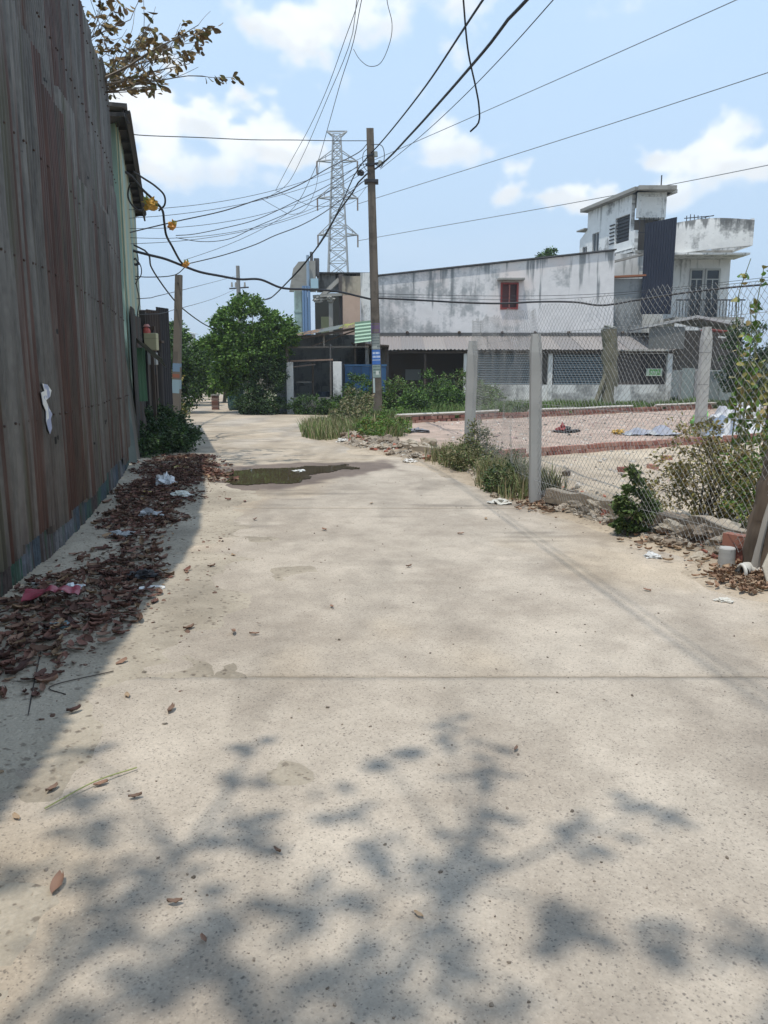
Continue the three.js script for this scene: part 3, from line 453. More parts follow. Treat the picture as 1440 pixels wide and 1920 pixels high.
{
  const b = thing('balcony_house', 'old house with turquoise wall blue pipes and blackened broken roof slab', 'house', [-2.4, 0, -37]);
  const P = (n, g, m, par = b, l) => { g = Array.isArray(g) ? merge(g) : g; g.translate(2.4, 0, 37); return part(n, g, m, par, l); };
  const tq = mk(plaster(51, [.34, .46, .44], [.16, .19, .18], .5, 128, 256, { sx: 1, sy: 3 })), pk = mk(plaster(53, [.50, .36, .28], [.36, .27, .22], .3, 128, 256, { sx: 2, sy: 3 })), blk = mk(plaster(57, [.26, .25, .235], [.055, .053, .05], 1.3, 512, 256, { sx: 5, sy: 2.5 }));
  P('wall', uvScale(box(-4.05, -3.72, -.05, 5.2, -40, -36, .0), 1, 3), tq, b, 'turquoise side pier'); P('pier_band', box(-4.07, -3.70, 4.25, 4.33, -36.05, -35.98), tq);
  for (const [x, r] of [[-3.62, .055], [-3.5, .07], [-3.36, .06]]) P('pipe', new THREE.CylinderGeometry(r, r, 2.2, 10).translate(x, 4.3, -35.85), std(.16, .26, .42, .5));
  P('pipe', new THREE.CylinderGeometry(.07, .07, 1.5, 10).translate(-3.42, 6.0, -36.1), std(.28, .36, .45, .5)); P('water_box', box(-3.28, -2.95, 5.3, 5.72, -36.1, -35.85), std(.36, .52, .60, .5));
  P('gable', [(() => { const g = wallShape([[-4.3, 5.2], [-3.1, 5.2], [-3.1, 6.55], [-3.85, 6.5], [-4.1, 6.2]], .25); uvScale(g, 2.5, 2.5); g.translate(0, 0, -36.3); return g; })()], mConc);
  P('chimney', [box(-3.35, -3.22, 6.2, 6.95, -36.6, -36.45), box(-3.18, -2.95, 5.9, 6.68, -36.7, -36.5)], std(.10, .10, .105, .9));
  P('parapet', uvScale(box(-3.1, -.65, 5.25, 6.05, -37.2, -37), 2.5, 2.5, 0, 3.6), blk); P('roof_edge', [bar([-3.1, 6.08, -37], [-.6, 6.06, -37], .06, .5)], std(.05, .05, .05, .9));
  P('broken_beam', [bar([-2.95, 4.9, -36.4], [-2.05, 5.75, -36.6], .18, .2)], mConc); P('broken_slab', [place(lump(.26, 5, .5, 3, .6, 2.5), -2.95, 4.85, -36.1), place(lump(.2, 8, .5, 3, .7, 2.5), -2.45, 4.85, -36.1), bar([-3.2, 4.95, -36.1], [-1.9, 5.05, -36.1], .12, .3)], mConc); P('column', uvScale(box(-2.5, -2.32, 2.6, 4.85, -36.3, -36.1), 2, 3), mConc); P('column', box(-2.05, -1.85, 2.6, 5.95, -36.45, -36.25), std(.10, .085, .08, .9));
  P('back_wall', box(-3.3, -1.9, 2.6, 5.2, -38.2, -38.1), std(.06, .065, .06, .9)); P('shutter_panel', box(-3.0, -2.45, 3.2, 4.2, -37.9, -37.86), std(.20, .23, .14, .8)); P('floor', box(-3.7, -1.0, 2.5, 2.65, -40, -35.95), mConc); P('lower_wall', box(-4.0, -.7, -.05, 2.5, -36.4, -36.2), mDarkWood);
  P('wall', uvScale(box(-1.86, -1.07, 2.65, 5.0, -36.1, -35.95), 2, 3), pk, b, 'salmon painted wall'); P('wall', uvScale(box(-1.9, -1.06, 5.0, 5.85, -36.25, -36.12), 2, 3), mk(plaster(59, [.42, .37, .29], [.08, .075, .07], .9, 128, 128, { sx: 2, sy: 2 }))); P('wall', uvScale(box(-1.06, -.62, 2.65, 6.0, -36.3, -36.15), 2, 3), mWhite);
}
// ---------------------------------------------------------------- green sheet warehouse beyond the fence on the left
{
  const b = thing('green_warehouse', 'tall pale green sheet warehouse with dark eave beyond the fence', 'warehouse', [-5, 0, -14.3]);
  const A = [-4.6, -14.28], B = [-6.85, -22.4], L = Math.hypot(B[0] - A[0], B[1] - A[1]), turn = Math.atan2(-(A[1] - B[1]), A[0] - B[0]);
  const gm = ['[.24,.36,.31]', '[.27,.38,.35]', '[.22,.33,.30]'].map((_, i) => mk(plaster(61 + i, [[.25, .36, .32], [.29, .385, .36], [.22, .33, .29]][i], [.15, .19, .17], .45, 128, 256, { sx: 1, sy: 4 }), .6)), cm = [mk(plaster(71, [.42, .42, .30], [.25, .24, .17], .5, 64, 256, { sx: .5, sy: 4 })), mk(plaster(73, [.36, .40, .30], [.2, .2, .15], .5, 64, 256, { sx: .5, sy: 4 }))];
  for (let i = 0; i < 4; i++) { const g = corrugated(.9, 5.9, .18, .016, 2, i + 80); const o = part('wall_sheet', g, gm[i % 3], b); o.position.set(.42 - .9 * (i + 1) + .06 * i, 0, -.02 * (i % 2)); }
  for (let i = 0; i < 9; i++) { const g = corrugated(.95, 5.85, .19, .02, 2, i + 84); const o = part('wall_sheet', g, [cm[0], gm[0], cm[1]][i % 3], b); const t = (i + 1) * .93 / L; o.position.set(mix(A[0], B[0], t) + 5, 0, mix(A[1], B[1], t) + 14.3); o.rotation.y = turn; }
  const rg = (a, c, y0, y1, w) => { const g = bar([a[0] + 5, y0, a[1] + 14.3], [c[0] + 5, y1, c[1] + 14.3], w, .06); return g; };
  part('eave', merge([bar([.5, 5.84, .3], [-1.8, 5.84, -8.2], .46, .05), bar([.66, 5.78, .3], [-1.64, 5.78, -8.2], .04, .18)]), std(.055, .055, .06, .8), b);
  for (let i = 0; i < 12; i++) { const t = i / 11.5, c = [mix(A[0], B[0], t) + 5 + .2, 5.8, mix(A[1], B[1], t) + 14.3 + .5 * (1 - t)]; part('eave_rib', box(c[0] - .2, c[0] + .1, 5.74, 5.80, c[2] - .03, c[2] + .03), std(.04, .04, .045, .8), b); }
  part('roof', new THREE.BufferGeometry().copy(box(-3.4, .62, 5.92, 5.98, -8.4, .6)).rotateY(.285).translate(-.05, 0, 0), std(.12, .12, .125, .8), b);
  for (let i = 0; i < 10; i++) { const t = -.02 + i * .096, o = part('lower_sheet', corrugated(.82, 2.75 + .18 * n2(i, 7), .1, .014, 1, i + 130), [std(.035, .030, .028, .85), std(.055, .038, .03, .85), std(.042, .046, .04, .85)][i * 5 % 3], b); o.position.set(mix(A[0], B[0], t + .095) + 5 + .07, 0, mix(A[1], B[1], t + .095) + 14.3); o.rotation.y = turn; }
  part('gutter_bracket', bar([.35, 5.7, -.1], [.62, 5.9, .35], .04), mIron, b);
}
// ---------------------------------------------------------------- plants
const mLeaf = new THREE.MeshPhysicalMaterial({ vertexColors: true, roughness: .62, side: THREE.DoubleSide, transmission: .22, thickness: 0, ior: 1.3 });
const mDryLeaf = new THREE.MeshStandardMaterial({ vertexColors: true, roughness: .85, side: THREE.DoubleSide });
const barkTex = tex(128, 256, (u, v) => { const n = fbm(u * 9, v * 3, 5), f = fbm(u * 30, v * 18, 3); return [.15 + .12 * n + .05 * f, .125 + .1 * n + .045 * f, .10 + .08 * n + .04 * f].map(x => Math.max(.02, x)); });
const mBark = new THREE.MeshStandardMaterial({ map: barkTex, roughness: .95, side: THREE.DoubleSide });
const mTwig = std(.13, .115, .10, .9), mStem = std(.12, .14, .06, .8);
class Leaves { // many small folded leaves in one geometry
  constructor(seed, colors) { this.q = rng(seed); this.colors = colors; this.p = []; this.c = []; this.i = []; }
  add(x, y, z, len, wid, dir, fold = .25, fine = false) { // dir: vector the leaf points along
    const q = this.q, d = dir.clone().normalize(), s = V(q() - .5, q() - .5, q() - .5).cross(d).normalize(), n = d.clone().cross(s), k = this.p.length / 3, col = this.colors[q() * this.colors.length | 0], v = .8 + .4 * q();
    const P = (a, b, c) => { this.p.push(x + d.x * a + s.x * b + n.x * c, y + d.y * a + s.y * b + n.y * c, z + d.z * a + s.z * b + n.z * c); this.c.push(col[0] * v, col[1] * v, col[2] * v); };
    if (!fine) { P(0, 0, 0); P(len * .5, wid * .5, fold * wid); P(len * .5, 0, -.02 * len); P(len * .5, -wid * .5, fold * wid); P(len, 0, -fold * len * .3); this.i.push(k, k + 2, k + 1, k, k + 3, k + 2, k + 1, k + 2, k + 4, k + 2, k + 3, k + 4); return; }
    P(0, 0, 0); for (const [t, w] of [[.28, .3], [.6, .5], [.85, .36]]) { const drop = -fold * len * .35 * t * t; P(len * t, wid * w, fold * wid * w * 1.4 + drop); P(len * t, 0, drop); P(len * t, -wid * w, fold * wid * w * 1.4 + drop); } P(len, 0, -fold * len * .4);
    this.i.push(k, k + 2, k + 1, k, k + 3, k + 2); for (let r = 0; r < 2; r++) { const o = k + 1 + r * 3; this.i.push(o, o + 1, o + 4, o, o + 4, o + 3, o + 1, o + 2, o + 5, o + 1, o + 5, o + 4); } const o = k + 7; this.i.push(o, o + 1, k + 10, o + 1, o + 2, k + 10);
  }
  geo() { const g = new THREE.BufferGeometry(); g.setAttribute('position', new THREE.Float32BufferAttribute(this.p, 3)); g.setAttribute('color', new THREE.Float32BufferAttribute(this.c, 3)); g.setIndex(this.i); g.computeVertexNormals(); return g; }
}
const gauss = q => (q() + q() + q() + q() - 2) * .85;
const GREEN = [[.10, .20, .030], [.125, .23, .036], [.075, .155, .026], [.15, .25, .045]], DARKG = [[.042, .088, .022], [.032, .068, .020], [.055, .105, .026], [.04, .07, .028]], YELG = [[.31, .28, .075], [.24, .22, .06], [.31, .24, .09], [.18, .19, .06]], BROWNL = [[.17, .11, .045], [.22, .15, .05], [.13, .085, .04], [.12, .11, .04]], WEED = [[.11, .15, .05], [.15, .18, .06], [.19, .19, .085], [.08, .12, .04]];
// crown of clumps spread over ellipsoids: blobs [x, y, z, rx, ry, rz]
function crown(seed, blobs, clumps, per, len, colors, spread = .2) {
  const L = new Leaves(seed, colors), q = L.q, centres = [];
  const vol = blobs.map(b => (b[3] * b[4] * b[5]) ** (2 / 3)), tot = vol.reduce((a, b) => a + b);
  for (let k = 0; k < clumps; k++) {
    let t = q() * tot, bi = 0; while (t > vol[bi] && bi < blobs.length - 1) t -= vol[bi++]; const b = blobs[bi];
    const u = q() * 2 - 1, a = q() * 6.283, s = Math.sqrt(1 - u * u), rad = (.55 + .5 * q() ** .6) * (1 + .22 * n3(s * Math.cos(a) * 2 + seed, u * 2, s * Math.sin(a) * 2));
    const dir = V(s * Math.cos(a), u, s * Math.sin(a)), c = V(b[0] + dir.x * rad * b[3], b[1] + dir.y * rad * b[4], b[2] + dir.z * rad * b[5]); if (c.y < .05) c.y = .05 + q() * .2; centres.push(c);
    const m = spread * (.6 + .8 * q()), pn = per * (.5 + q());
    for (let j = 0; j < pn; j++) { const x = c.x + gauss(q) * m, y = Math.max(.02, c.y + gauss(q) * m * .8), z = c.z + gauss(q) * m; L.add(x, y, z, len * (.7 + .6 * q()), len * .5 * (.7 + .6 * q()), V(dir.x + gauss(q), dir.y * .4 - .15 + gauss(q), dir.z + gauss(q))); }
  }
  return { geo: L.geo(), centres };
}
function shrub(name, label, category, x, z, seed, blobs, clumps, per, len, colors, spread, group, y = 0) {
  const t = thing(name, label, category, [x, y, z], 0, group), c = crown(seed, blobs, clumps, per, len, colors, spread); part('foliage', c.geo, mLeaf, t);
  const q = rng(seed + 1), st = []; const n = Math.min(12, Math.max(4, c.centres.length / 6 | 0));
  for (let i = 0; i < n; i++) { const e = c.centres[q() * c.centres.length | 0]; st.push(taper([[gauss(q) * .12, -.03, gauss(q) * .12], [e.x * .45 + gauss(q) * .08, e.y * .5, e.z * .45], [e.x, e.y, e.z]], .012 + .006 * blobs[0][3], .004, 5, 6)); }
  part('stem', st, mTwig, t); return t;
}
// round green tree at the bend, with a dark creeper thicket at its foot
{
  const t = thing('round_tree', 'round bright green tree at the bend of the lane', 'tree', [-5.2, 0, -31.2]);
  const c = crown(101, [[-.2, 3.1, 0, 1.35, 1.15, 1.3], [.85, 2.95, .2, .95, .75, 1], [-1.0, 2.7, .2, .75, .8, .8], [0, 2.2, .4, 1.3, .7, 1], [-.9, 1.5, .4, .6, .6, .6]], 420, 52, .16, GREEN.concat(DARKG.slice(0, 1)), .2); part('crown', c.geo, mLeaf, t);
  part('trunk', taper([[0, -.05, 0], [.05, .8, 0], [-.05, 1.7, .05], [0, 2.6, 0]], .12, .06, 8, 10, .2), mBark, t);
  for (let i = 0; i < 9; i++) { const e = c.centres[i * 37 % c.centres.length]; part('limb', taper([[0, 1.3 + i * .1, 0], [e.x * .5, (e.y + 1.8) / 2, e.z * .5], [e.x, e.y, e.z]], .04, .012, 5, 6), mBark, t); }
}
shrub('creeper_thicket', 'dark tangled creeper thicket against the left end of the open shed', 'bush', -4.6, -30.1, 111, [[.1, 1.0, -.2, .62, 1.1, .5], [-.55, .55, .15, .55, .6, .5], [.35, 1.6, -.4, .45, .8, .4], [-.2, .3, .4, .8, .35, .4]], 230, 50, .10, DARKG, .17);
shrub('low_bush', 'low dark green bush in front of the shed wall between its pillars', 'bush', -2.75, -30.0, 113, [[0, .3, 0, .85, .38, .4], [.9, .3, .1, .5, .35, .35]], 120, 42, .09, DARKG.concat(GREEN.slice(0, 1)), .14);
shrub('leafy_bush', 'leafy green bush in front of the blue gate', 'bush', -.9, -29.4, 115, [[0, .75, 0, .55, .8, .5], [.4, .4, .2, .6, .5, .5], [-.4, .3, .3, .5, .4, .4]], 150, 46, .10, GREEN.concat(DARKG), .16);
const bushes = 'bushes in front of the long house';
[[.6, -29.6, 121, .95], [1.9, -31, 122, 1.1], [3.1, -31.6, 123, 1.25], [2.5, -30.0, 124, .75], [4.2, -33, 125, .8], [1.1, -28.4, 126, .62], [3.7, -30.4, 127, .55]].forEach(([x, z, s, h], i) => shrub('wild_bush', ['tall leafy bush under the lean-to eave beside the post', 'broad leafy bush before the dark lean-to opening', 'bright leafy bush reaching the lean-to pillar', 'low weedy bush on the grass before the lean-to', 'sparse bush at the foot of the slatted screen', 'low bush just behind the far brick footing', 'short bush beside the grass at the lean-to pillar'][i], 'bush', x, z, s, [[0, h * .7, 0, .7 * h, .75 * h, .6 * h], [.5 * h, h * .45, .2, .5 * h, .5 * h, .5 * h], [-.5 * h, h * .4, .1, .5 * h, .45 * h, .5 * h]], 105, 42, .10, i % 2 ? GREEN.concat(DARKG) : WEED.concat(GREEN), .16, bushes));
// trees and hedges down the lane on the left
[['left_hedge_tree', 'leafy tree behind the short utility pole', -8.6, -31, 131, [[0, 2.0, 0, 1.3, .95, 1.2], [.7, 1.2, .3, .9, .9, .8], [-1, 1.4, 0, 1, 1, 1]], 240, .13, DARKG.concat(GREEN.slice(0, 1))],
 ['hedge_tree', 'dark leafy tree further down the lane behind the short pole', -10.4, -38, 132, [[0, 2.4, 0, 1.6, 1.1, 1.4], [1.0, 1.5, .4, 1.0, .8, .9]], 240, .15, DARKG.concat(GREEN)],
 ['hedge_tree', 'bright leafy tree beyond the round tree at the lane bend', -8.6, -42, 133, [[0, 2.2, 0, 1.5, 1.2, 1.2], [-.8, 1.2, .4, .8, .8, .8]], 210, .16, GREEN],
 ['hedge_tree', 'small far tree rising over the roofs at the lane end', -14.2, -53, 134, [[0, 3.4, 0, 1.1, 1.6, 1], [.4, 2.2, 0, 1.6, 1.0, 1.2]], 160, .2, GREEN.concat(DARKG)]].forEach(([n, l, x, z, s, bl, cl, len, col]) => { n = 'hedge_tree'; const t = thing(n, l, 'tree', [x, 0, z], 0, 'trees along the far lane'), c = crown(s, bl, cl, 55, len, col, .24); part('crown', c.geo, mLeaf, t); part('trunk', taper([[0, -.05, 0], [.1, .9, 0], [0, 2.2, .05]], .11, .05, 7, 8, .2), mBark, t); for (let i = 0; i < 5; i++) { const e = c.centres[i * 31 % c.centres.length]; part('limb', taper([[0, 1 + i * .15, 0], [e.x * .5, (e.y + 1.4) / 2, e.z * .5], [e.x, e.y, e.z]], .035, .012, 5, 5), mBark, t); } });
shrub('flowering_bush', 'yellow flowering bush overhanging the far lane', 'bush', -11.2, -47, 141, [[0, 2.2, 0, .8, .7, .6], [.2, 1.4, 0, .5, .7, .4]], 110, 38, .14, [[.45, .34, .03], [.35, .30, .03], [.12, .16, .03], [.10, .15, .03], [.38, .22, .03]], .2);
shrub('verge_bush', 'yellowish bush at the foot of the dark posts by the short pole', 'bush', -7.2, -26.2, 143, [[0, .8, 0, .4, .8, .4], [.1, .35, .2, .45, .4, .4]], 70, 40, .10, YELG.concat(DARKG), .15);
shrub('fence_bush', 'dark weedy bush at the far end of the sheet fence', 'bush', -4.45, -15.2, 145, [[0, .3, 0, .5, .32, .7], [.3, .22, -.5, .4, .28, .6], [-.05, .2, .8, .35, .22, .5]], 170, 44, .075, DARKG, .13);
shrub('fence_bush', 'ragged dark bush in front of the short utility pole', 'bush', -5.35, -18.6, 147, [[0, .35, 0, .5, .36, .5], [.35, .25, .3, .4, .25, .4]], 120, 40, .085, DARKG.concat(WEED.slice(0, 1)), .15);
shrub('yard_tree', 'dark evergreen bush against the yard shed', 'bush', 15.4, -33.5, 151, [[0, 2.3, 0, .9, 1.5, .8], [.3, 1.2, .3, .9, 1, .8]], 200, 46, .12, DARKG, .2);
// green top seen over the long wall
shrub('roof_plant', 'small green tree top showing above the long stained wall', 'tree', 9.6, -47, 153, [[0, 8.1, 0, .65, .55, .5]], 40, 40, .14, DARKG.concat(GREEN), .16);
shrub('backyard_tree', 'tall tree standing beyond the yard at the right edge', 'tree', 24, -40, 155, [[0, 4.2, 0, 2, 1.8, 1.8], [1.4, 3, .5, 1.5, 1.4, 1.3]], 240, 50, .18, DARKG.concat(GREEN), .3);

// trees behind the sheet fence: bare twigs and last brown leaves
function almond(name, label, base, seed, trunkH, reach, levels, leafN, dirBias, leafLen, cols, width = .14, tuftP = .6) {
  const t = thing(name, label, 'tree', base), q = rng(seed), L = new Leaves(seed + 2, cols), wood = [], twigs = [];
  const grow = (p, d, len, r, lev) => {
    const pts = [p.clone()]; let c = p.clone(), dd = d.clone(); for (let i = 0; i < 3; i++) { dd.add(V(gauss(q) * .22, gauss(q) * .14 + .04, gauss(q) * .22)).normalize(); c = c.clone().addScaledVector(dd, len / 3); pts.push(c); }
    (lev > 1 ? wood : twigs).push(taper(pts, r, r * .55, lev > 1 ? 6 : 4, lev > 1 ? 6 : 4));
    if (lev === 0) { const tuft = q() < tuftP ? leafN * (1 + q()) : 0; for (let k = 0; k < tuft; k++) { const a = pts[2 + (q() * 2 | 0)]; L.add(a.x + gauss(q) * .5 * leafLen, a.y + gauss(q) * .4 * leafLen, a.z + gauss(q) * .5 * leafLen, leafLen * (.6 + .7 * q()), leafLen * .5 * (.7 + .5 * q()), V(dd.x + gauss(q) * 1.3, -.35 + gauss(q) * .8, dd.z + gauss(q) * 1.3), .3, true); } return; }
    const kids = lev > 2 ? 4 : 3 + (q() * 2.2 | 0);
    for (let k = 0; k < kids; k++) { const s = pts[Math.min(3, 1 + (k % 3))], a = q() * 6.283, nd = dd.clone().multiplyScalar(.8).add(V(Math.cos(a), gauss(q) * .35 + .12, Math.sin(a)).multiplyScalar(.62)).addScaledVector(dirBias, .16).normalize(); grow(s, nd, len * rr(.62, .82, q), r * .52, lev - 1); }
  };
  const top = V(gauss(q) * .2, trunkH, gauss(q) * .2); part('trunk', taper([V(0, -.05, 0), V(.1, trunkH * .5, .05), top], width, width * .7, 9, 12, .15, seed), mBark, t);
  for (let k = 0; k < 5; k++) { const a = k / 5 * 6.283 + q(); grow(top, V(Math.cos(a) * .9, .5, Math.sin(a) * .9).add(dirBias).normalize(), reach, width * .5, levels); }
  part('limb', wood, mBark, t); part('twig', twigs, mTwig, t); part('leaf_cluster', L.geo(), mDryLeaf, t, 'browning leaves').userData.kind = 'stuff'; return t;
}
almond('almond_tree', 'half bare tree with brown leaves leaning over the sheet fence', [-5.35, 0, -12.4], 207, 5.5, 1.3, 3, 5, V(.5, .0, .02), .13, BROWNL, .075, .75);
{ // spreading tree rooted behind the fence: its leaf tufts hang over the near lane and shade it
  const t = thing('almond_tree', 'spreading tree behind the fence whose leaf tufts shade the near lane', 'tree', [-3.1, 0, 2.9]), q = rng(223), L = new Leaves(224, BROWNL.concat(DARKG)), limbs = [], twigs = [];
  const fall = [[-0.56, -3.04, 9], [-0.56, -2.77, 11], [0.28, -3.18, 11], [0.38, -3.04, 6], [0, -2.9, 9], [-0.19, -2.55, 8], [-0.45, -2.36, 14], [-0.54, -2.48, 8], [-0.03, -2.3, 12], [0.34, -2.48, 11], [0.42, -2.82, 8], [0.67, -2.39, 14], [0.96, -2.55, 9], [-1.04, -2.45, 11], [-0.85, -2.16, 14], [-0.75, -2.02, 13], [-0.59, -1.77, 16], [-0.43, -1.81, 14], [-0.25, -2, 12], [-0.13, -2.09, 10], [0.17, -2.19, 12], [0.28, -2.33, 8], [0.55, -1.97, 18], [0.79, -1.91, 11], [0.98, -1.9, 12], [-0.51, -1.95, 13], [-0.3, -1.7, 17], [-0.1, -1.77, 15], [0.04, -1.69, 16], [0.19, -1.83, 14], [-1.26, -2.99, 8], [-1.16, -2.62, 7], [-0.21, -1.64, 14], [0.28, -1.66, 12], [-0.92, -1.9, 10], [-0.68, -1.65, 12], [-1.11, -2.19, 8], [-0.62, -2.14, 8], [-0.03, -1.91, 8]]; // where each tuft's shade falls on the lane, and its leaves
  const tufts = fall.map(([x, z, n], i) => { const h = 7.9 + .7 * n2(i * .37, 4) + .02 * i; return { p: V(x + SUN.x / SUN.y * h + 3.1, h, z + SUN.z / SUN.y * h - 2.9), n }; });
  const fork = V(.1, 6.2, -.1); part('trunk', taper([V(0, -.05, 0), V(.12, 3.0, .05), fork], .16, .11, 9, 12, .15, 5), mBark, t);
  const ends = [[1.1, 7.7, -2.6], [2.1, 8.0, -3.2], [2.2, 8.1, -2.4], [2.9, 8.3, -2.8], [1.2, 7.8, -3.4], [1.6, 7.8, -2.2]].map(a => V(...a)); for (const e of ends) { const m = fork.clone().lerp(e, .5); m.y += .25; limbs.push(taper([fork, m, e], .05, .018, 6, 8)); }
  for (const { p, n } of tufts) { let b = ends[0]; for (const e of ends) if (e.distanceTo(p) < b.distanceTo(p)) b = e; const m = b.clone().lerp(p, .5); m.y += .1 + .1 * gauss(q); twigs.push(taper([b, m, p], .012, .005, 5, 6));
    for (let k = 0; k < n * 1.0; k++) L.add(p.x + gauss(q) * .07, p.y + gauss(q) * .1, p.z + gauss(q) * .07, rr(.09, .17, q), rr(.05, .09, q), V(gauss(q), gauss(q) - .3, gauss(q)), .3, true); }
  part('limb', limbs, mBark, t); part('twig', twigs, mTwig, t); part('leaf_cluster', L.geo(), mDryLeaf, t, 'browning leaves').userData.kind = 'stuff';
}

// ---------------------------------------------------------------- grass and weeds
function blades(seed, n, area, hMin, hMax, cols, wide = 1) { // area(q) -> [x, z] or null
  const q = rng(seed), p = [], c = [], idx = [];
  for (let i = 0; i < n; i++) { const a = area(q); if (!a) continue; const [x, z, y0 = 0, s = 1] = a, h = rr(hMin, hMax, q) * s, w = (.004 + .005 * q()) * wide, t = q() * 6.283, lean = h * rr(.1, .7, q), lx = Math.cos(t + 1.2) * lean, lz = Math.sin(t + 1.2) * lean, dx = Math.cos(t) * w, dz = Math.sin(t) * w, k = p.length / 3, col = cols[q() * cols.length | 0], v = .75 + .5 * q();
    p.push(x - dx, y0, z - dz, x + dx, y0, z + dz, x - dx * .8 + lx * .4, y0 + h * .6, z - dz * .8 + lz * .4, x + dx * .8 + lx * .4, y0 + h * .6, z + dz * .8 + lz * .4, x + lx, y0 + h, z + lz); for (let j = 0; j < 5; j++) c.push(col[0] * v, col[1] * v, col[2] * v); idx.push(k, k + 1, k + 3, k, k + 3, k + 2, k + 2, k + 3, k + 4); }
  const g = new THREE.BufferGeometry(); g.setAttribute('position', new THREE.Float32BufferAttribute(p, 3)); g.setAttribute('color', new THREE.Float32BufferAttribute(c, 3)); g.setIndex(idx); g.computeVertexNormals(); return g;
}
const line1 = x => -24.1 - (x - .5) * .727, line2 = x => -14.04 - (x - 2.04) * .602;
const GR = [[.085, .17, .03], [.11, .19, .04], [.07, .13, .03], [.14, .18, .06]], DRYG = [[.34, .29, .17], [.27, .24, .13], [.19, .19, .08], [.14, .17, .06]];
function stuff(name, g, m, label) { const o = single(name, g, m, label, 'plants'); o.userData.kind = 'stuff'; delete o.userData.category; return o; }
stuff('grass', blades(301, 60000, q => { const x = rr(-.6, 17, q), z = line1(x) - .25 - 7 * q() ** 1.2; return n2(x * .8, z * .8) > -.45 ? [x, z, lotH(x, z), .6 + .5 * n2(x * .5, z * .5)] : null; }, .22, .62, GR.concat(DRYG.slice(3)), 2.6), mDryLeaf, 'green grass growing behind the far brick footing');
stuff('weeds', blades(303, 9000, q => { const a = q() * 6.283, r = Math.sqrt(q()), x = -.75 + Math.cos(a) * r * 1.5, z = -21.0 + Math.sin(a) * r * 3.4; return n2(x * 1.3 + 5, z * .9) > -.3 ? [x, z, 0] : null; }, .1, .45, GR.concat(DRYG, DRYG), 1.5), mDryLeaf, 'weeds and dry grass round the foot of the tall pole');
stuff('weeds', blades(305, 7500, q => { const z = rr(-13.6, -9.4, q), x = lotEdge(z) + .35 + gauss(q) * .33; return n2(x * 2 + 5, z * 1.2) > -.35 ? [x, z, Math.max(0, lotH(x, z))] : null; }, .08, .36, DRYG.concat(DRYG, WEED)), mDryLeaf, 'dry weeds along the foot of the wire fence');
shrub('weed_clump', 'green leafy weed clump at the foot of the tall pole', 'weeds', -.25, -18.9, 311, [[0, .2, 0, .5, .25, .4], [.5, .18, -.9, .4, .2, .5], [-.1, .2, 1, .3, .2, .3], [.45, .4, -1.5, .25, .4, .25]], 110, 40, .07, GREEN.concat(YELG.slice(1, 2)), .1);
shrub('weed_clump', 'brownish weed clump beside the lane before the tall pole', 'weeds', -1.1, -22.2, 313, [[0, .35, 0, .45, .4, .7], [.3, .5, -1.4, .45, .55, .6]], 110, 36, .08, WEED.concat(DRYG.slice(0, 2)), .13);
shrub('weed_clump', 'dusty weed clump in front of the far concrete fence post', 'weeds', 1.45, -12.4, 315, [[0, .2, 0, .45, .22, .6], [.3, .2, 1.0, .35, .22, .6], [.1, .42, -.3, .2, .3, .2]], 130, 34, .05, WEED.concat(DRYG), .12);
shrub('weed_clump', 'dark weed clump at the foot of the wire fence between the concrete posts', 'weeds', 1.66, -10.1, 316, [[0, .15, 0, .3, .16, .45]], 60, 36, .05, DARKG.concat(WEED), .08);
shrub('upright_weed', 'upright dark green weed at the edge of the lane', 'weed', 2.42, -7.35, 317, [[0, .27, 0, .16, .26, .14], [-.02, .5, 0, .06, .14, .06]], 60, 36, .055, [[.085, .14, .035], [.06, .10, .03], [.13, .17, .05]], .045);
shrub('sparse_shrub', 'sparse yellow green shrub behind the wire fence', 'shrub', 3.35, -7.95, 319, [[0, .5, 0, .45, .42, .35], [-.15, .8, 0, .3, .3, .25], [.25, .3, .1, .4, .3, .3], [-.4, .35, 0, .25, .25, .2]], 165, 26, .05, YELG.concat([[.24, .19, .06], [.2, .15, .06]]), .1);
shrub('sparse_shrub', 'greener sparse shrub close to the wooden trunk post', 'shrub', 3.75, -7.6, 321, [[0, .5, 0, .34, .45, .3], [.15, .8, 0, .25, .28, .22], [-.1, .25, .1, .3, .22, .25]], 120, 26, .05, YELG.concat(GREEN), .09);
{ // climbing plant on the wire at the right
  const t = thing('climbing_plant', 'tall climbing plant with bright leaves at the right edge', 'climber', [3.72, 0, -8.3]), q = rng(331), L = new Leaves(332, YELG.concat(GREEN)), st = [];
  for (let k = 0; k < 6; k++) { const pts = []; let x = gauss(q) * .2, z = gauss(q) * .15; const top = rr(1.5, 2.75, q); for (let i = 0; i <= 6; i++) { pts.push(V(x, top * i / 6, z)); x += gauss(q) * .09 + .01 * k; z += gauss(q) * .08; } st.push(taper(pts, .011, .004, 5, 18)); const c = new THREE.CatmullRomCurve3(pts); for (let i = 0; i < 40; i++) { const p = c.getPoint(.25 + .75 * q()); L.add(p.x + gauss(q) * .05, p.y, p.z + gauss(q) * .05, rr(.05, .11, q), rr(.04, .08, q), V(gauss(q), gauss(q) - .2, gauss(q)), .2, true); } }
  for (let i = 0; i < 110; i++) { L.add(.2 + gauss(q) * .22, 1.25 + gauss(q) * .38, gauss(q) * .25, rr(.06, .11, q), rr(.05, .09, q), V(gauss(q), gauss(q) - .2, gauss(q)), .2, true); }
  part('stem', st, mStem, t); part('leaf_cluster', L.geo(), mLeaf, t).userData.kind = 'stuff';
}
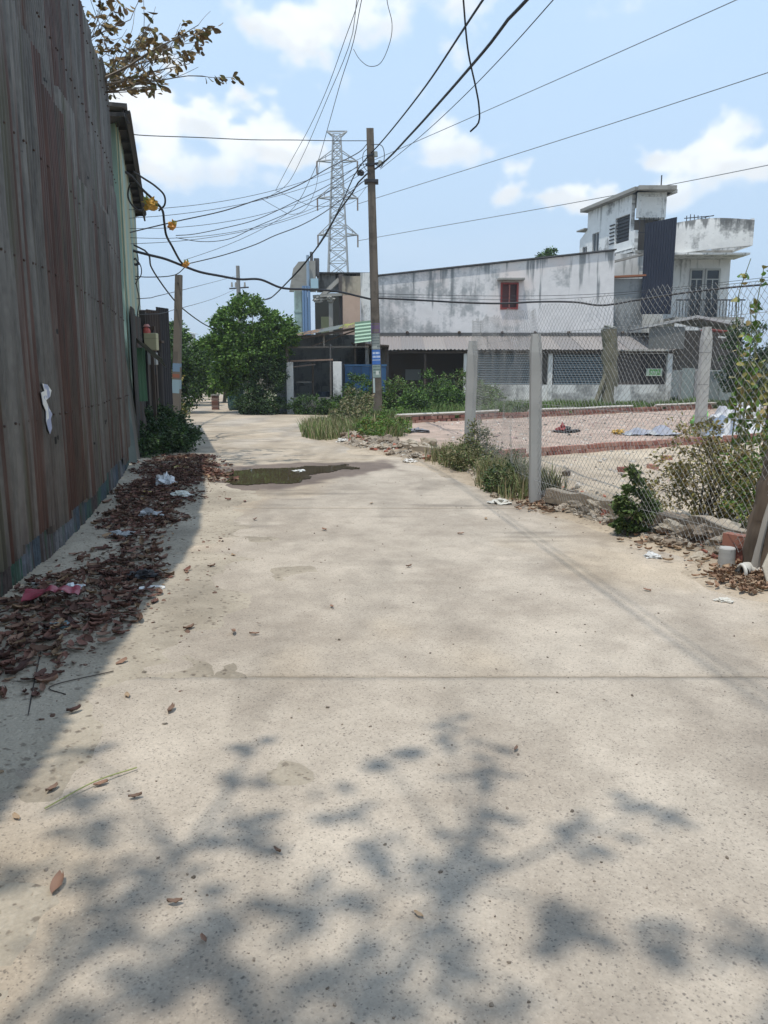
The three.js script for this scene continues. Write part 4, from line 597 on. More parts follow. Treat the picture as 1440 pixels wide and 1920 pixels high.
// ---------------------------------------------------------------- poles
{
  const t = thing('utility_pole', 'tall square concrete utility pole with pasted posters', 'utility pole', [-.19, 0, -24.67]);
  const pg = new THREE.CylinderGeometry(.165 * .92, .235 * .92, 8.75, 4, 14); pg.rotateY(Math.PI / 4); pg.translate(0, 4.33, 0); { const p = pg.attributes.position; for (let i = 0; i < p.count; i++) { const y = p.getY(i); p.setX(i, p.getX(i) - .026 * y); } }
  const flat = pg.toNonIndexed(); flat.computeVertexNormals(); uvScale(flat, .5, .25); part('shaft', flat, mk(plaster(91, [.15, .125, .10], [.07, .058, .046], .6, 128, 512, { sx: 1, sy: 8 })), t);
  const fr = y => [-.026 * y, y, .1555 - .0053 * (y) + .002]; // front face of the shaft
  const poster = (name, y0, y1, w, draw, label) => { const cv = document.createElement('canvas'); cv.width = 64; cv.height = 128; draw(cv.getContext('2d')); const tx = new THREE.CanvasTexture(cv); tx.colorSpace = THREE.SRGBColorSpace; const g = new THREE.BoxGeometry(w, y1 - y0, .004); const m = new THREE.MeshStandardMaterial({ map: tx, roughness: .8 }); const a = fr((y0 + y1) / 2), o = part(name, g, m, t, label); o.position.set(a[0], a[1], a[2] + .004); o.rotation.z = .026; o.rotation.x = -.006; return o; };
  const marks = (x, c, rows, x0, x1, y0, y1, seed) => { const q = rng(seed); x.fillStyle = c; for (let r = 0; r < rows; r++) { let a = x0; while (a < x1) { const w = 2 + q() * 5; x.fillRect(a, y0 + (y1 - y0) * r / rows, w, (y1 - y0) / rows * .55); a += w + 1.5 + q() * 2; } } };
  poster('stencil_patch', 2.78, 3.08, .27, x => { x.fillStyle = '#6f655f'; x.fillRect(0, 0, 64, 128); x.strokeStyle = '#6a5580'; x.lineWidth = 6; x.strokeRect(3, 8, 58, 112); marks(x, '#6a5580', 1, 8, 56, 30, 120, 4); }, 'faded purple stencilled number patch');
  poster('old_poster', 2.28, 2.76, .25, x => { x.fillStyle = '#8d9490'; x.fillRect(0, 0, 64, 128); marks(x, '#606a6e', 5, 4, 58, 6, 120, 9); x.fillStyle = '#a9b0ab'; x.fillRect(0, 100, 40, 20); }, 'weathered grey poster');
  poster('poster', 1.82, 2.27, .26, x => { x.fillStyle = '#3f6fb8'; x.fillRect(0, 0, 64, 128); marks(x, '#d8e2ee', 2, 6, 58, 20, 84, 6); x.fillStyle = '#c3cdd0'; x.fillRect(0, 86, 64, 6); }, 'blue poster with white lettering');
  poster('old_poster', 1.42, 1.81, .25, x => { x.fillStyle = '#8fa09a'; x.fillRect(0, 0, 64, 128); marks(x, '#4f6660', 3, 6, 58, 10, 100, 12); x.fillStyle = '#c9cfc8'; x.fillRect(26, 60, 24, 40); });
  poster('paper_strip', .95, 1.4, .06, x => { x.fillStyle = '#b9c6c4'; x.fillRect(0, 0, 64, 128); }).position.x -= .09;
  part('bracket', [bar([-.36, 7.65, .17], [.2, 7.72, .2], .06), bar([-.33, 7.9, .15], [-.02, 8.0, .18], .05)], mIron, t); part('clamp', [box(-.4, .02, 7.18, 7.26, -.18, .18)], mIron, t);
  part('insulator', [0, 1].map(i => new THREE.CylinderGeometry(.05, .06, .14, 10).translate(-.05 + i * .12, 7.95 - i * .25, .2)), std(.3, .32, .3, .3), t);
  part('cable_loop', [wire([[-.2, 8.25, .1], [.12, 8.2, .15], [.2, 7.9, .15], [.1, 7.6, .15], [-.15, 7.75, .15]], .012), wire([[-.2, 8.2, .1], [-.42, 8.0, .12], [-.4, 7.6, .15], [-.2, 7.4, .15]], .01)], mThin, t); part('splice_box', place(lump(.11, 3, .3, 2, .8), -.52, 7.62, -.6), mCable, t);
}
{
  const t = thing('short_pole', 'short square concrete pole with blue and red painted bands', 'utility pole', [-6.45, 0, -24.1]);
  const g = new THREE.CylinderGeometry(.13, .17, 4.5, 4, 4); g.rotateY(Math.PI / 4); g.translate(0, 2.2, 0); { const p = g.attributes.position; for (let i = 0; i < p.count; i++) p.setX(i, p.getX(i) + .066 * p.getY(i)); } const f = g.toNonIndexed(); f.computeVertexNormals(); uvScale(f, .5, .5); part('shaft', f, mk(plaster(93, [.15, .125, .10], [.075, .065, .055], .6, 128, 256, { sx: 1, sy: 6 })), t);
  const band = (y0, y1, m, l) => { const a = new THREE.BoxGeometry(.238 - y0 * .0128, y1 - y0, .243 - y0 * .0128); const o = part('band', a, m, t, l); o.position.set(.066 * (y0 + y1) / 2, (y0 + y1) / 2, 0); o.rotation.z = -.066; o.rotation.y = .0; };
  band(1.6, 1.85, std(.15, .23, .32, .7), 'pale blue band'); band(1.42, 1.53, std(.26, .09, .05, .7), 'rust red band'); band(.95, 1.36, std(.24, .33, .37, .7), 'pale blue band');
  part('bolt', [bar([.25, 4.2, -.2], [.3, 4.2, .2], .03)], mIron, t);
}
{
  const t = thing('far_pole', 'far utility pole with brackets rising above the round tree', 'utility pole', [-11.27, 0, -62]);
  part('shaft', new THREE.CylinderGeometry(.14, .24, 9.7, 8).translate(0, 4.85, 0), std(.22, .21, .2, .9), t); part('crossarm', bar([-.7, 8.0, 0], [.8, 8.1, 0], .1), mIron, t); part('crossarm', bar([-.6, 7.3, .1], [1.1, 7.3, .1], .1), mIron, t); part('transformer', box(.35, .75, 6.9, 7.7, -.2, .2, .04), std(.2, .22, .23, .6), t); for (const x of [-.5, -.2, .5]) part('insulator', new THREE.CylinderGeometry(.06, .09, .35, 8).translate(x, 8.3, 0), std(.3, .28, .26, .4), t);
}
// ---------------------------------------------------------------- lattice transmission tower far behind
{
  const t = thing('transmission_tower', 'tall steel lattice transmission tower far behind the houses', 'tower', [-7.4, 0, -130]);
  const m = std(.33, .34, .35, .6, { metalness: .2 }), hw = y => y < 24 ? mix(2.3, 1.3, y / 24) : mix(1.3, .6, (y - 24) / 14.4);
  for (const [sx, sz] of [[-1, -1], [1, -1], [-1, 1], [1, 1]]) part('leg', [bar([sx * hw(0), -.1, sz * hw(0)], [sx * hw(24), 24, sz * hw(24)], .2), bar([sx * hw(24), 24, sz * hw(24)], [sx * hw(38.4), 38.4, sz * hw(38.4)], .17)], m, t);
  const ys = [0, 4, 8, 11.5, 14.5, 17, 19.2, 21.2, 23, 24.6, 26.2, 27.8, 29.3, 30.8, 32.2, 33.6, 35, 36.2, 37.3, 38.4];
  for (let i = 0; i + 1 < ys.length; i++) { const a = ys[i], b = ys[i + 1], A = hw(a), B = hw(b), l = []; for (const s of [-1, 1]) { l.push(bar([-A, a, s * A], [B, b, s * B], .10), bar([A, a, s * A], [-B, b, s * B], .10), bar([s * A, a, -A], [s * B, b, B], .10), bar([s * A, a, A], [s * B, b, -B], .10), bar([-B, b, s * B], [B, b, s * B], .09), bar([s * B, b, -B], [s * B, b, B], .09)); } part('bracing', l, m, t); }
  for (const y of [34.5, 29, 23.4]) for (const s of [-1, 1]) { const w = hw(y), e = s * 3.2; part('crossarm', [bar([s * w, y, w], [e, y, 0], .16), bar([s * w, y, -w], [e, y, 0], .16), bar([s * w, y + 1.4, w], [e, y, 0], .10), bar([s * w, y + 1.4, -w], [e, y, 0], .10), bar([s * (w + 1), y, 0], [s * (w + 1), y + .9, 0], .1)], m, t); part('insulator', new THREE.CylinderGeometry(.14, .14, 1.9, 6).translate(e, y - .95, 0), std(.22, .16, .12, .4), t); }
  part('peak', [bar([-1.6, 38.9, 0], [1.6, 38.9, 0], .2), bar([-1.6, 38.9, 0], [-.6, 38.2, .6], .14), bar([1.6, 38.9, 0], [.6, 38.2, .6], .14), bar([-1.6, 38.9, 0], [-.6, 38.2, -.6], .14), bar([1.6, 38.9, 0], [.6, 38.2, -.6], .14)], m, t);
}
[[[-4.2, 33.6, -130], [31.8, 34.7, -76.8], [90, 38, 8]], [[-4.2, 28.1, -130], [35.5, 28.9, -77.5], [94, 32, 0]], [[-4.2, 22.5, -130], [40.6, 23.2, -86.9], [100, 27, -25]]].forEach((p, i) => single('power_line', wire(p, .045, 5), std(.14, .15, .17, .5), ['upper long power line from the tower across the right sky', 'middle long power line from the tower across the right sky', 'lowest long power line from the tower passing over the white house'][i], 'power line', 'power lines from the tower'));

// ---------------------------------------------------------------- street cables
const cables = [
  ['overhead_cable', [[4.3, 7.8, 9], [2.6, 6.6, -2.5], [1.7, 6.45, -9.5], [1.4, 6.75, -12.05], [1.26, 6.88, -13.28], [0.83, 7.24, -16.88], [-0.27, 8.07, -24.4], [-0.51, 7.94, -24.76], [-0.87, 7.66, -25.37], [-1.39, 6.98, -26.61], [-1.95, 6.35, -27.78], [-2.94, 5.46, -29.54], [-3.92, 4.84, -31], [-5.84, 5.16, -39.75], [-8.54, 6.36, -51.19], [-10.91, 7.85, -62]], 0.018, 'upper black cable running overhead to the tall pole and on to the far pole', null, 0],
  ['overhead_cable', [[4.7, 7.5, 9], [3.0, 6.4, -2.5], [2.13, 6.29, -9.2], [1.91, 6.45, -11.36], [1.8, 6.52, -11.97], [1.67, 6.6, -13.05], [1.47, 6.72, -14.46], [1.18, 6.88, -16.37], [0.64, 7.17, -19.79], [-0.16, 7.59, -24.4], [-0.7, 7.42, -25.13], [-0.97, 7.16, -25.69], [-1.52, 6.71, -26.69], [-2.08, 6.12, -27.87], [-3.08, 5.36, -29.62], [-3.96, 4.8, -31], [-5.7, 5.15, -39.15], [-7.84, 5.98, -48.5], [-10.83, 7.57, -62]], 0.025, 'thick black cable bundle running overhead to the tall pole and on to the far pole', null, 0],
  ['overhead_cable', [[4.9, 7.4, 9], [3.3, 6.4, -2.5], [2.47, 6.29, -9.5], [2.24, 6.42, -11.29], [1.99, 6.55, -13.09], [1.59, 6.73, -15.56], [0.95, 7.03, -19.14], [-0.11, 7.54, -24.5]], 0.008, 'thin grey wire running overhead to the tall pole beneath the black cables', null, 1],
  ['overhead_cable', [[.9, 7.0, -8.6], [0.79, 5.89, -9], [0.86, 5.54, -9.24], [0.95, 5.13, -9.52], [1.07, 4.81, -9.73], [1.12, 4.65, -9.83], [1.13, 4.5, -9.93], [1.04, 4.42, -10]], 0.011, 'loose cable end dangling across the black overhead cables', null, 0],
  ['overhead_cable', [[-5.87, 6.97, -19], [-5.74, 6.98, -19.15], [-4.48, 7.28, -20.44], [-3.46, 7.52, -21.48], [-2.43, 7.81, -22.55], [-1.51, 8.05, -23.48], [-0.52, 8.33, -24.5]], 0.011, 'level wire from the warehouse eave to the top of the tall pole', null, 0],
  ['service_wire', [[2.2, 8.4, 9], [.8, 7.2, -1.5], [-0.05, 6.7, -10], [-0.31, 6.54, -11.61], [-0.46, 6.42, -12.63], [-0.7, 6.29, -13.75], [-1.02, 6.09, -15.36], [-1.35, 5.88, -16.97], [-1.6, 5.76, -17.94], [-2.04, 5.59, -19.47], [-2.62, 5.52, -21], [-3.27, 5.1, -20.71], [-4.04, 4.7, -20.38], [-4.97, 4.31, -20]], 0.006, 'thin service wire sweeping down from overhead toward the warehouse', 'thin service wires overhead', 1],
  ['service_wire', [[2.1, 8.4, 9], [.72, 7.2, -1.5], [-0.12, 6.7, -10], [-0.35, 6.61, -11.73], [-0.59, 6.56, -12.85], [-1, 6.46, -14.67], [-1.49, 6.37, -16.54], [-2.08, 6.29, -18.57], [-2.78, 6.17, -21]], 0.0055, 'thin service wire sweeping down from overhead to the wire knot', 'thin service wires overhead', 1],
  ['service_wire', [[2.0, 8.5, 9], [.66, 7.3, -1.5], [-0.17, 6.96, -10.5], [-0.39, 6.78, -12.12], [-0.49, 6.66, -13], [-1.07, 6.42, -15.25], [-1.75, 6.14, -17.7], [-2.32, 5.96, -19.48], [-3.02, 5.98, -21]], 0.0055, 'thin service wire sweeping down from overhead to the wire knot', 'thin service wires overhead', 1],
  ['service_wire', [[-0.5, 8.22, -24.4], [-0.67, 7.95, -24.1], [-1.59, 7.16, -22.92], [-2.29, 6.53, -22.02], [-2.83, 6.15, -21.37], [-3.16, 5.97, -21], [-3.88, 5.43, -19.75], [-4.71, 4.93, -18.38], [-5.54, 4.41, -17]], 0.014, 'twisted service wire from the tall pole through the wire knot to the warehouse', 'service wires from pole to warehouse', 1],
  ['service_wire', [[-0.51, 7.25, -24.4], [-1.66, 6.06, -23.07], [-2.31, 5.56, -22.4], [-2.97, 5.18, -21.78], [-3.38, 4.91, -21.38], [-4.11, 4.54, -20.71], [-4.9, 4.22, -20]], 0.013, 'lowest service wire from the tall pole to the orange wrap on the cable', 'service wires from pole to warehouse', 1],
  ['service_wire', [[-0.51, 7.77, -24.4], [-1.5, 6.79, -23.03], [-2.3, 6.15, -22.02], [-3.28, 5.42, -20.81], [-3.95, 5.08, -20.04], [-4.58, 4.81, -19.33], [-4.88, 4.73, -19]], 0.01, 'thin sagging service wire between tall pole and warehouse', 'service wires from pole to warehouse', 1],
  ['service_wire', [[-0.51, 7.62, -24.4], [-1.78, 6.36, -22.66], [-2.56, 5.75, -21.69], [-3.28, 5.25, -20.82], [-3.85, 4.84, -20.14], [-4.38, 4.68, -19.55], [-4.88, 4.68, -19]], 0.009, 'thin sagging service wire between tall pole and warehouse', 'service wires from pole to warehouse', 1],
  ['service_wire', [[-2.78, 6.17, -21], [-2.46, 6.11, -21.49], [-2.03, 6.04, -22.12], [-1.67, 6.1, -22.59], [-0.92, 6.41, -23.58], [-0.51, 7.03, -24.4]], 0.006, 'slack short wire from the wire knot to the tall pole', 'service wires from pole to warehouse', 1],
  ['service_wire', [[-3.16, 5.97, -21], [-2.77, 5.78, -21.18], [-2.45, 5.65, -21.32], [-2.11, 5.77, -21.45], [-1.84, 6.28, -21.67], [-1.71, 7.16, -22]], 0.006, 'slack wire loop hanging below the wire knot', 'service wires from pole to warehouse', 1],
  ['service_wire', [[-.05, 6.95, -10.4], [0.05, 6.67, -11], [0.04, 6.48, -11.42], [0.11, 6.33, -11.75], [0.09, 6.21, -12.02], [-0.06, 6.05, -12.41], [-0.22, 6.08, -12.59], [-0.38, 6.27, -12.82], [-0.47, 6.47, -13]], 0.005, 'thin wire hanging in a round loop against the cloud', 'thin service wires overhead', 1],
  ['hanging_cable', [[-5.27, 5.5, -16], [-5.09, 5.46, -16.4], [-4.99, 5.29, -16.88], [-4.85, 5.13, -17.37], [-4.8, 5.02, -17.65], [-4.86, 4.84, -17.97], [-4.93, 4.62, -18.36], [-4.91, 4.44, -18.74], [-4.87, 4.19, -19.25], [-4.81, 4.09, -19.5]], 0.026, 'thick black cable hanging down from the warehouse eave', null, 0],
  ['cable_bundle', [[-5.85, 4.32, -18.2], [-5.38, 4.22, -18.5], [-5.13, 4.19, -18.92], [-4.81, 4.09, -19.5], [-4.54, 4.01, -19.82], [-4.15, 3.97, -20.26], [-3.72, 3.94, -20.73], [-3.28, 3.99, -21.2], [-2.79, 3.84, -21.8], [-2.24, 3.86, -22.39], [-1.47, 3.9, -23.22], [-0.41, 3.78, -24.4]], 0.03, 'thick sagging cable bundle from the warehouse to the tall pole', null, 0],
  ['cable_bundle', [[-0.18, 3.81, -24.4], [1.15, 3.72, -24.15], [2.29, 3.64, -23.93], [3.45, 3.59, -23.71], [4.6, 3.62, -23.49], [5.6, 3.59, -23.3], [6.3, 3.49, -23.16], [7.26, 3.62, -22.98], [8.21, 3.76, -22.79], [9.6, 3.91, -22.52], [10.69, 3.99, -22.31], [12.28, 4.14, -22]], 0.028, 'thick sagging cable bundle crossing in front of the stained wall', null, 0],
  ['service_wire', [[-0.18, 3.94, -24.4], [1.28, 3.87, -24.07], [3.61, 3.79, -23.55], [5.55, 3.78, -23.12], [7.27, 3.85, -22.74], [10.53, 4.14, -22]], 0.007, 'thin wire above the cable bundle in front of the stained wall', 'wires across the stained wall', 0],
  ['service_wire', [[-0.18, 3.86, -24.4], [1.6, 3.77, -24], [3.77, 3.68, -23.52], [5.7, 3.7, -23.09], [7.28, 3.8, -22.74], [10.53, 4.06, -22]], 0.007, 'thin wire above the cable bundle in front of the stained wall', 'wires across the stained wall', 0],
  ['hanging_cable', [[-5.04, 5.54, -16.5], [-4.94, 5.49, -16.77], [-4.79, 5.41, -17.18], [-4.71, 5.3, -17.52], [-4.77, 5.17, -17.75], [-4.97, 5.09, -18]], 0.02, 'black cable looping out from the warehouse eave', null, 0],
  ['hanging_cable', [[-5.01, 5.24, -16.2], [-5.1, 5.16, -16.33], [-5.17, 5.05, -16.51], [-5.16, 4.94, -16.72], [-5.11, 4.89, -16.89], [-5.06, 4.88, -17]], 0.018, 'small black cable loop against the warehouse wall', null, 0],
  ['hanging_cable', [[-5.98, 4.55, -18.7], [-5.62, 4.39, -19], [-5.86, 4.19, -20.24], [-6.05, 4, -21.65], [-6.3, 3.71, -24.01], [-6.43, 3.55, -25.74], [-6.61, 3.28, -30.07], [-6.63, 3.31, -34]], 0.02, 'black cable slanting down from the warehouse past the short pole to the round tree', null, 0],
  ['service_wire', [[-6.0, 3.25, -18.7], [-5.64, 3.3, -19], [-5.76, 3.42, -19.93], [-6.61, 4.33, -26.82], [-8.86, 6.75, -44.9], [-10.76, 8.81, -60]], 0.01, 'thin wire from the warehouse past the short pole to the far pole', 'wires down the lane', 1],
  ['service_wire', [[-6.0, 2.9, -18.7], [-5.6, 2.93, -19], [-6.2, 3.43, -23.76], [-7.9, 4.95, -36.99], [-10.95, 7.84, -60]], 0.009, 'thin wire from the warehouse past the short pole to the far pole', 'wires down the lane', 1],
  ['service_wire', [[-6.0, 3.8, -18.8], [-5.58, 3.79, -19], [-5.01, 3.89, -19.34], [-4.81, 4.09, -19.5]], 0.012, 'short wire from the warehouse corner to the lowest orange wrap', null, 0],
];
for (const [name, pts, r, label, group, m] of cables) single(name, wire(pts, r, r > .015 ? 7 : 5), m ? mThin : mCable, label, 'cable', group);
for (let i = 0; i < 5; i++) { const a = V(-5.55 + .1 * n2(i, 2), 4.25 + i * .17, -17.4 - .3 * n2(i, 8)), b = V(-.48, 7.05 + i * .22, -24.45), p = []; for (let k = 0; k <= 8; k++) { const t = k / 8, c = a.clone().lerp(b, t); c.y -= (.55 + .35 * n2(i * 3, 6)) * 4 * t * (1 - t) * .6; p.push(c.toArray()); } single('service_wire', wire(p, .006, 4), mThin, 'thin sagging service wire between tall pole and warehouse', 'cable', 'service wires from pole to warehouse'); }
// plastic wraps on the heavy cable
[[-4.86, 5.0, -17.0, .17, [.50, .27, .03], 'yellow plastic wrap on cables at the warehouse corner'], [-4.72, 4.78, -18.1, .12, [.55, .23, .03], 'orange plastic wrap halfway down the hanging cable'], [-4.8, 4.13, -19.45, .11, [.55, .25, .04], 'orange plastic wrap where the hanging cable meets the cable bundle']].forEach(([x, y, z, s, c, l], i) => {
  const t = thing('cable_wrap', l, 'plastic wrap', [x, y, z], 0, 'wraps on the cable'); part('wrap', lump(s * .8, i + 3, .5, 2, .75), std(...c, .5), t); const q = rng(i + 70), L = new Leaves(i + 71, [c, [.25, .33, .12], [.6, .45, .12]]); for (let k = 0; k < 12; k++) L.add(gauss(q) * s * .5, gauss(q) * s * .3, gauss(q) * s * .4, s * rr(.8, 1.5, q), s * .7, V(gauss(q), .6 + gauss(q) * .6, gauss(q)), .3); part('loose_end', L.geo(), mDryLeaf, t); });

{ const t = thing('wire_coil', 'tangled coil of black wires on the warehouse side wall', 'wire coil', [-5.72, 3.9, -18.5]); [[0, 0, .22], [.03, .25, .17], [-.02, -.3, .2], [.04, -.05, .28]].forEach(([x, y, r], i) => part('loop', new THREE.TorusGeometry(r, .012, 5, 22).rotateY(1.2 + .3 * i).rotateX(.3 * n2(i, 3)).translate(x, y, .05 * i), mCable, t)); part('bracket', bar([-.3, .1, 0], [.1, .12, 0], .04), mIron, t); part('drop_wire', wire([[0, -.3, 0], [.06, -.7, .03], [-.02, -1.1, 0], [.05, -1.5, .02]], .012), mCable, t); }
// ---------------------------------------------------------------- things at the warehouse foot
{
  const D2 = thing('dark_shack', 'dark rusted sheet shack front beside the warehouse', 'shack', [-5.9, 0, -20.2]); for (let i = 0; i < 3; i++) { const o = part('sheet', corrugated(.6, 3.1 + .1 * i, .1, .012, 1, i + 20), [std(.035, .028, .025, .85), std(.05, .036, .03, .85), std(.03, .028, .03, .85)][i], D2); o.position.set(-.45 + i * .12, 0, -i * .5 - .1); o.rotation.y = 1.25; } part('door', box(-.35, -.28, 0, 2.2, -1.2, -.3), mInsideShade, D2); part('top_rail', bar([-.5, 3.1, .1], [-.15, 3.2, -1.5], .06), mDarkWood, D2); part('front', box(-.75, -.12, 0, 3.1, .12, .16), std(.04, .034, .032, .85), D2);
  const mb = thing('meter_box', 'cream electricity meter box above a small grey box', 'meter box', [-5.85, 2.12, -19.9]); part('case', box(-.16, .16, 0, .42, -.1, .1, .02), std(.42, .40, .25, .6), mb); part('lid_seam', box(-.161, .161, .28, .29, -.101, .101), std(.25, .24, .16, .6), mb); part('bracket', box(-.04, .04, -.6, .5, -.14, -.1), mIron, mb); part('backing_post', box(-.05, .05, -2.14, .6, -.24, -.14), mDarkWood, mb);
  const mg = thing('small_box', 'small grey box below the cream meter box', 'meter box', [-5.82, 1.76, -19.85]); part('case', box(-.11, .11, 0, .3, -.08, .08, .015), std(.33, .34, .33, .6), mg); part('conduit', new THREE.CylinderGeometry(.015, .015, 1.8, 6).translate(0, -.88, -.02), mAlu, mg);
  const rl = thing('red_lamp', 'red plastic lantern above the meter box', 'lantern', [-5.95, 2.58, -19.9]); part('body', lump(.1, 4, .15, 2, 1.1), std(.45, .09, .07, .5), rl); part('cap', new THREE.CylinderGeometry(.05, .09, .06, 10).translate(0, .15, 0), std(.5, .22, .2, .5), rl); part('hook', bar([0, -.15, -.08], [0, .2, -.12], .02), mIron, rl);
  const dp = thing('dark_post', 'thick dark timber post beside the lane before the short pole', 'post', [-6.0, 0, -20.9]); part('post', taper([[0, -.05, 0], [-.02, 1.2, 0], [.02, 2.35, 0]], .15, .13, 8, 8, .12), std(.03, .025, .022, .9), dp); part('cap', box(-.14, .16, 2.34, 2.4, -.12, .12), mDarkWood, dp);
}
[[-4.36, -13.3, 2.3, .10, [.10, .125, .12], 'grey green plank leaning at the end of the sheet fence'], [-4.42, -13.8, 2.45, .06, [.15, .135, .12], 'weathered grey batten leaning beside the green board'], [-4.5, -14.25, 2.2, .05, [.12, .115, .10], 'thin dark batten leaning behind the grey batten'], [-5.25, -17.2, 2.2, .06, [.16, .14, .125], 'grey batten leaning on the shack corner']].forEach(([x, z, h, w, c, l], i) => { const g = box(-w, w, 0, h, -.015, .015); g.rotateX(-.03); g.rotateZ(.07 + .02 * i); g.rotateY(.3); g.translate(x, -.02, z); single('leaning_plank', g, std(...c, .9), l, 'plank', 'planks leaning past the fence end'); });
{ const t = thing('green_board', 'dark green sheet board leaning beyond the fence end', 'board', [-4.68, 0, -15.3]); const g = corrugated(.5, 1.05, .1, .01, 2, 9); g.rotateY(1.15); part('sheet', g, std(.022, .085, .036, .6), t).position.set(-.3, 1.0, 0); part('batten', box(-.33, -.26, -.02, 2.2, -.1, -.06), mDarkWood, t); part('batten', box(-.02, .04, -.02, 2.0, -.62, -.58), mDarkWood, t);
  const c = thing('white_awning', 'pale torn awning strip sloping above the green board', 'awning', [-4.65, 2.0, -15.6]); const a = new THREE.PlaneGeometry(.62, .34, 8, 4); { const p = a.attributes.position; for (let i = 0; i < p.count; i++) p.setXYZ(i, p.getX(i), p.getY(i) * .5 - p.getX(i) * .85 + .03 * n2(p.getX(i) * 9, p.getY(i) * 9), p.getY(i) * .8 + .03 * n2(p.getX(i) * 7, 3)); a.computeVertexNormals(); } part('cloth', a, std(.5, .5, .47, .8), c); part('pole', bar([-.3, .25, 0], [-.3, -2.05, -.1], .03), mIron, c); }

// ---------------------------------------------------------------- far end of the lane
const farHouse = (name, label, x, z, w, d, h, wallC, roofC, turn = 0) => { const t = thing(name, label, 'house', [x, 0, z], turn, 'houses at the far end of the lane'); part('wall', box(-w / 2, w / 2, -.05, h, -d, 0), std(...wallC, .9), t); part('roof', [bar([-w / 2 - .3, h + .05, -d / 2], [0, h + w * .14, -d / 2], .08, d + .9), bar([0, h + w * .14, -d / 2], [w / 2 + .3, h + .05, -d / 2], .08, d + .9)], std(...roofC, .8), t); part('gable', (() => { const g = wallShape([[-w / 2, h], [w / 2, h], [0, h + w * .14]], .1); return g; })(), std(...wallC, .9), t);
  for (const s of [-.28, .28]) { const wd = part('window', box(s * w - .35, s * w + .35, h * .35, h * .72, .0, .03), mGlass, t); part('frame', box(s * w - .4, s * w + .4, h * .72, h * .77, .0, .06), std(.4, .4, .38, .8), wd); part('sill', box(s * w - .4, s * w + .4, h * .31, h * .345, 0, .08), std(.4, .4, .38, .8), wd); } part('door', box(-.45, .45, 0, 2.0, .0, .04), mDarkWood, t); return t; };
farHouse('far_house', 'far low house with brown fence front closing the lane', -13.6, -80, 7, 6, 3.0, [.26, .22, .18], [.30, .29, .28]);
farHouse('far_house', 'far house with pale wide roof above the left trees', -22, -66, 9, 8, 4.3, [.4, .39, .36], [.55, .55, .54]);
farHouse('far_house', 'far house with light grey roof seen between the trees', -13.4, -92, 9, 7, 6.2, [.4, .4, .4], [.42, .44, .46]);
farHouse('far_house', 'far house with white roof left of the short pole', -33, -96, 16, 9, 6.6, [.5, .5, .48], [.62, .62, .6]);
{ // dark stall with pale posts along the left of the lane
  const t = thing('roadside_stall', 'dark roadside stall with thin pale posts down the lane', 'stall', [-14.3, 0, -46]); part('roof', bar([-1.2, 2.6, -3], [1.4, 2.35, -3], .08, 8), std(.06, .06, .065, .8), t); part('back', box(-1.2, -1.1, 0, 2.5, -7, 1), mInsideShade, t); for (let i = 0; i < 5; i++) part('post', box(.95, 1.05, -.05, 2.4, -6.6 + i * 1.8, -6.5 + i * 1.8), std(.28, .26, .24, .8), t); part('counter', box(-.6, .6, 0, .9, -5, -1), mDarkWood, t); part('kerb', box(.6, 2.4, -.05, .1, -4, 3), mConc, t); }
{ const t = thing('teal_bin', 'dark teal barrel standing by the thicket at the lane bend', 'barrel', [-6.35, 0, -33.5]); part('body', new THREE.LatheGeometry([[.001, 0], [.3, 0], [.34, .1], [.36, .45], [.34, .8], [.31, .86], [.001, .87]].map(p => new THREE.Vector2(...p)), 18), std(.02, .075, .085, .5), t); part('rim', new THREE.TorusGeometry(.335, .02, 6, 20).rotateX(Math.PI / 2).translate(0, .8, 0), std(.03, .1, .11, .5), t);
  const w = thing('brick_pillar', 'low brick and plaster gate pillar by the teal barrel', 'pillar', [-7.3, 0, -33.8]); for (let i = 0; i < 6; i++) part('brick', box(-.14, .14, i * .1, i * .1 + .09, -.14, .14, .006), [std(.2, .10, .08, .9), std(.17, .09, .07, .9), std(.24, .17, .15, .9)][i * 2 % 3], w); part('cap', box(-.16, .16, .6, .65, -.16, .16), mConc, w); }
